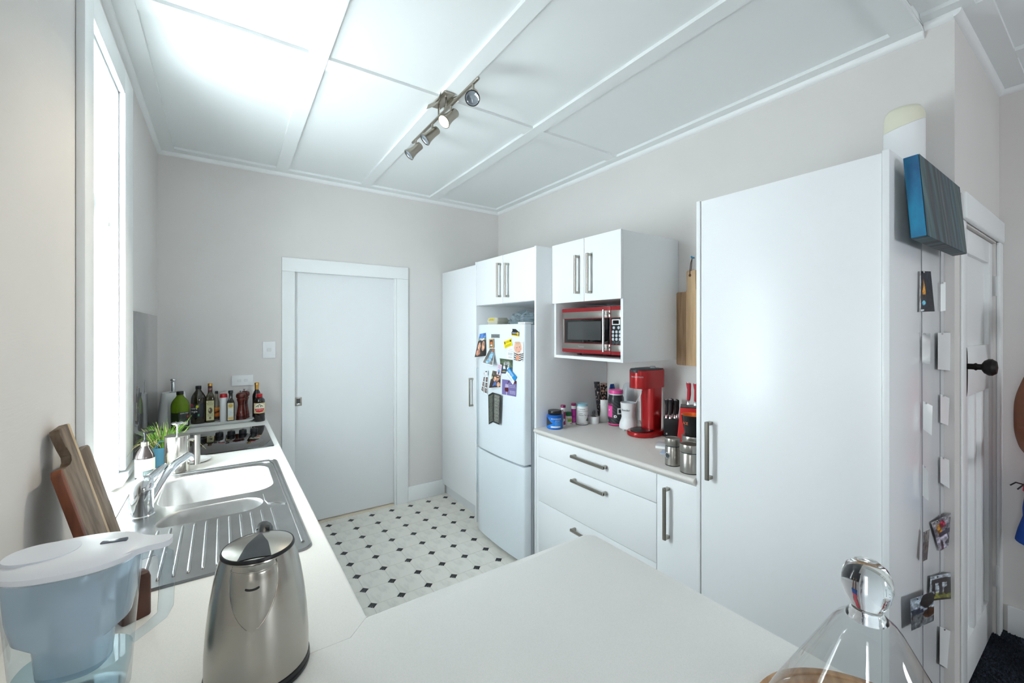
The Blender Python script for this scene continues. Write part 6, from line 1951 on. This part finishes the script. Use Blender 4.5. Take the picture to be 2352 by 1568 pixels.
pel = add((0, 0, 0.84), (0.10, 0.135))
bel = add((0.0, 0, 0.98), (0.085, 0.115), pel)
che = add((0.005, 0, 1.16), (0.09, 0.13), bel)
upc = add((0.01, 0, 1.28), (0.075, 0.12), che)
nek = add((0.0, 0, 1.37), 0.048, upc)
hd0 = add((-0.012, 0, 1.43), 0.055, nek)
hd1 = add((-0.02, 0, 1.50), (0.085, 0.070), hd0)
hd2 = add((-0.012, 0, 1.57), (0.085, 0.07), hd1)
hd3 = add((-0.008, 0, 1.61), (0.05, 0.045), hd2)
for s_ in (1, -1):
    sh_ = add((0.01, s_ * 0.145, 1.285), 0.050, upc)
    ua = add((0.02, s_ * 0.168, 1.18), 0.043, sh_)
    el = add((0.035, s_ * 0.175, 1.055), 0.036, ua)
    fa = add((-0.07, s_ * 0.150, 1.005), 0.034, el)
    wr_ = add((-0.19, s_ * 0.105, 0.985), 0.024, fa)
    pa = add((-0.25, s_ * 0.09, 0.985), (0.022, 0.032), wr_)
    for k_ in range(4):
        f1 = add((-0.285, s_ * (0.065 + 0.018 * k_), 0.985), 0.0095, pa)
        f2 = add((-0.312, s_ * (0.066 + 0.018 * k_), 0.972), 0.0085, f1)
        add((-0.322, s_ * (0.067 + 0.018 * k_), 0.948), 0.0075, f2)
    t1 = add((-0.245, s_ * 0.055, 0.99), 0.0105, pa)
    add((-0.275, s_ * 0.035, 0.985), 0.009, t1)
    hp_ = add((0, s_ * 0.088, 0.78), (0.09, 0.088), pel)
    th_ = add((-0.005, s_ * 0.092, 0.60), 0.072, hp_)
    kn_ = add((-0.012, s_ * 0.090, 0.43), 0.050, th_)
    cf_ = add((0.008, s_ * 0.088, 0.30), 0.050, kn_)
    an_ = add((0.012, s_ * 0.088, 0.09), 0.033, cf_)
    ft = add((-0.02, s_ * 0.090, 0.036), (0.034, 0.036), an_)
    add((-0.12, s_ * 0.098, 0.024), (0.022, 0.040), ft)
body = skin_mesh('body', V, E_, Rd, SKIN, pr_)
# clothes follow the body
TOP = mat('pink_cotton', (220, 68, 92), 0.85, bump=((90, 90, 30), 0.3))
SHO = mat('blue_cotton', (22, 74, 160), 0.85, bump=((40, 40, 12), 0.5))
m = M()
m.loft([[(a + 0.004, b, z) for a, b in sell(ra, rb, 32, 2.3)] for z, ra, rb in ((0.80, 0.128, 0.178), (0.83, 0.124, 0.174), (0.90, 0.112, 0.155), (0.99, 0.102, 0.138), (1.10, 0.108, 0.145), (1.18, 0.108, 0.147), (1.25, 0.098, 0.128), (1.30, 0.085, 0.10), (1.325, 0.07, 0.085))], False, False)
m.build('tank_top', TOP, body, smooth=60)
m = M()
m.loft([[(a, b, z) for a, b in sell(ra, rb, 32, 2.4)] for z, ra, rb in ((0.66, 0.125, 0.176), (0.72, 0.128, 0.178), (0.80, 0.124, 0.170), (0.88, 0.108, 0.150))], False, False)
for s_ in (1, -1):
    m.loft([[(a - 0.004, b + s_ * cy_, z) for a, b in sell(ra, rb, 28, 2.2)] for z, ra, rb, cy_ in ((0.575, 0.112, 0.098, 0.102), (0.62, 0.11, 0.094, 0.098), (0.70, 0.112, 0.084, 0.088))], False, False)
m.build('shorts', SHO, body, smooth=60)
m = M()
m.tube([(-0.10, 0.165, 0.845), (-0.13, 0.185, 0.855), (-0.14, 0.20, 0.84)], 0.003, 6)
m.tube([(-0.10, 0.165, 0.845), (-0.125, 0.18, 0.825)], 0.003, 6)
m.build('tie_string', BLACKP, body)
m = M()
hm = lambda u: pi * (0.50 + 0.20 * cos(2 * pi * u))
m.grid(lambda u, v: (0.004 + 0.092 * sin(hm(u) * v) * cos(2 * pi * u), 0.080 * sin(hm(u) * v) * sin(2 * pi * u), 1.545 + 0.092 * cos(hm(u) * v)), 28, 12)
m.build('hair', mat('dark_hair', (36, 28, 24), 0.6, bump=((200, 200, 20), 0.6)), body, smooth=60, weld=True)
for s_ in (1, -1):
    m = M()
    m.lathe([(0.0, -0.006), (0.007, -0.004), (0.010, 0), (0.007, 0.004), (0, 0.006)], (-0.0865, s_ * 0.028, 1.522), 14)
    e_ = m.build('eye', WPLAS, body, smooth=60)
    m = M()
    m.lathe([(0.0, -0.0112), (0.0045, -0.0102)], (-0.0865, s_ * 0.028, 1.522), 10, 'x')
    m.build('iris', mat('iris_brown', (50, 32, 22), 0.3), body)
    m = M()
    m.loft([[(0.005 + a * k_, s_ * (0.078 + d_), 1.515 + b * k_) for a, b in sell(0.018, 0.028, 16)] for k_, d_ in ((0.7, -0.012), (1, 0.0), (0.8, 0.008))])
    m.build('ear', SKIN, body, smooth=60)
m = M()
m.loft([[(-0.098 - d_, a * k_, z) for a in ()] or [(-0.092 - d_ * (1 if abs(a) < 0.5 else 0.2), 0.013 * a * k_, z + 0.0) for a in (-1, -0.4, 0, 0.4, 1)] for z, d_, k_ in ((1.53, 0.004, 0.6), (1.505, 0.016, 0.8), (1.488, 0.024, 1.1), (1.478, 0.004, 1.0))], False, False, closed=False)
m.build('nose', SKIN, body, smooth=60)
M().lathe([(0.0, -0.02), (0.006, -0.012), (0.0075, 0), (0.006, 0.012), (0, 0.02)], (-0.096, 0, 1.452), 12, 'y').build('mouth', mat('lips', (140, 70, 66), 0.5), body, smooth=60)
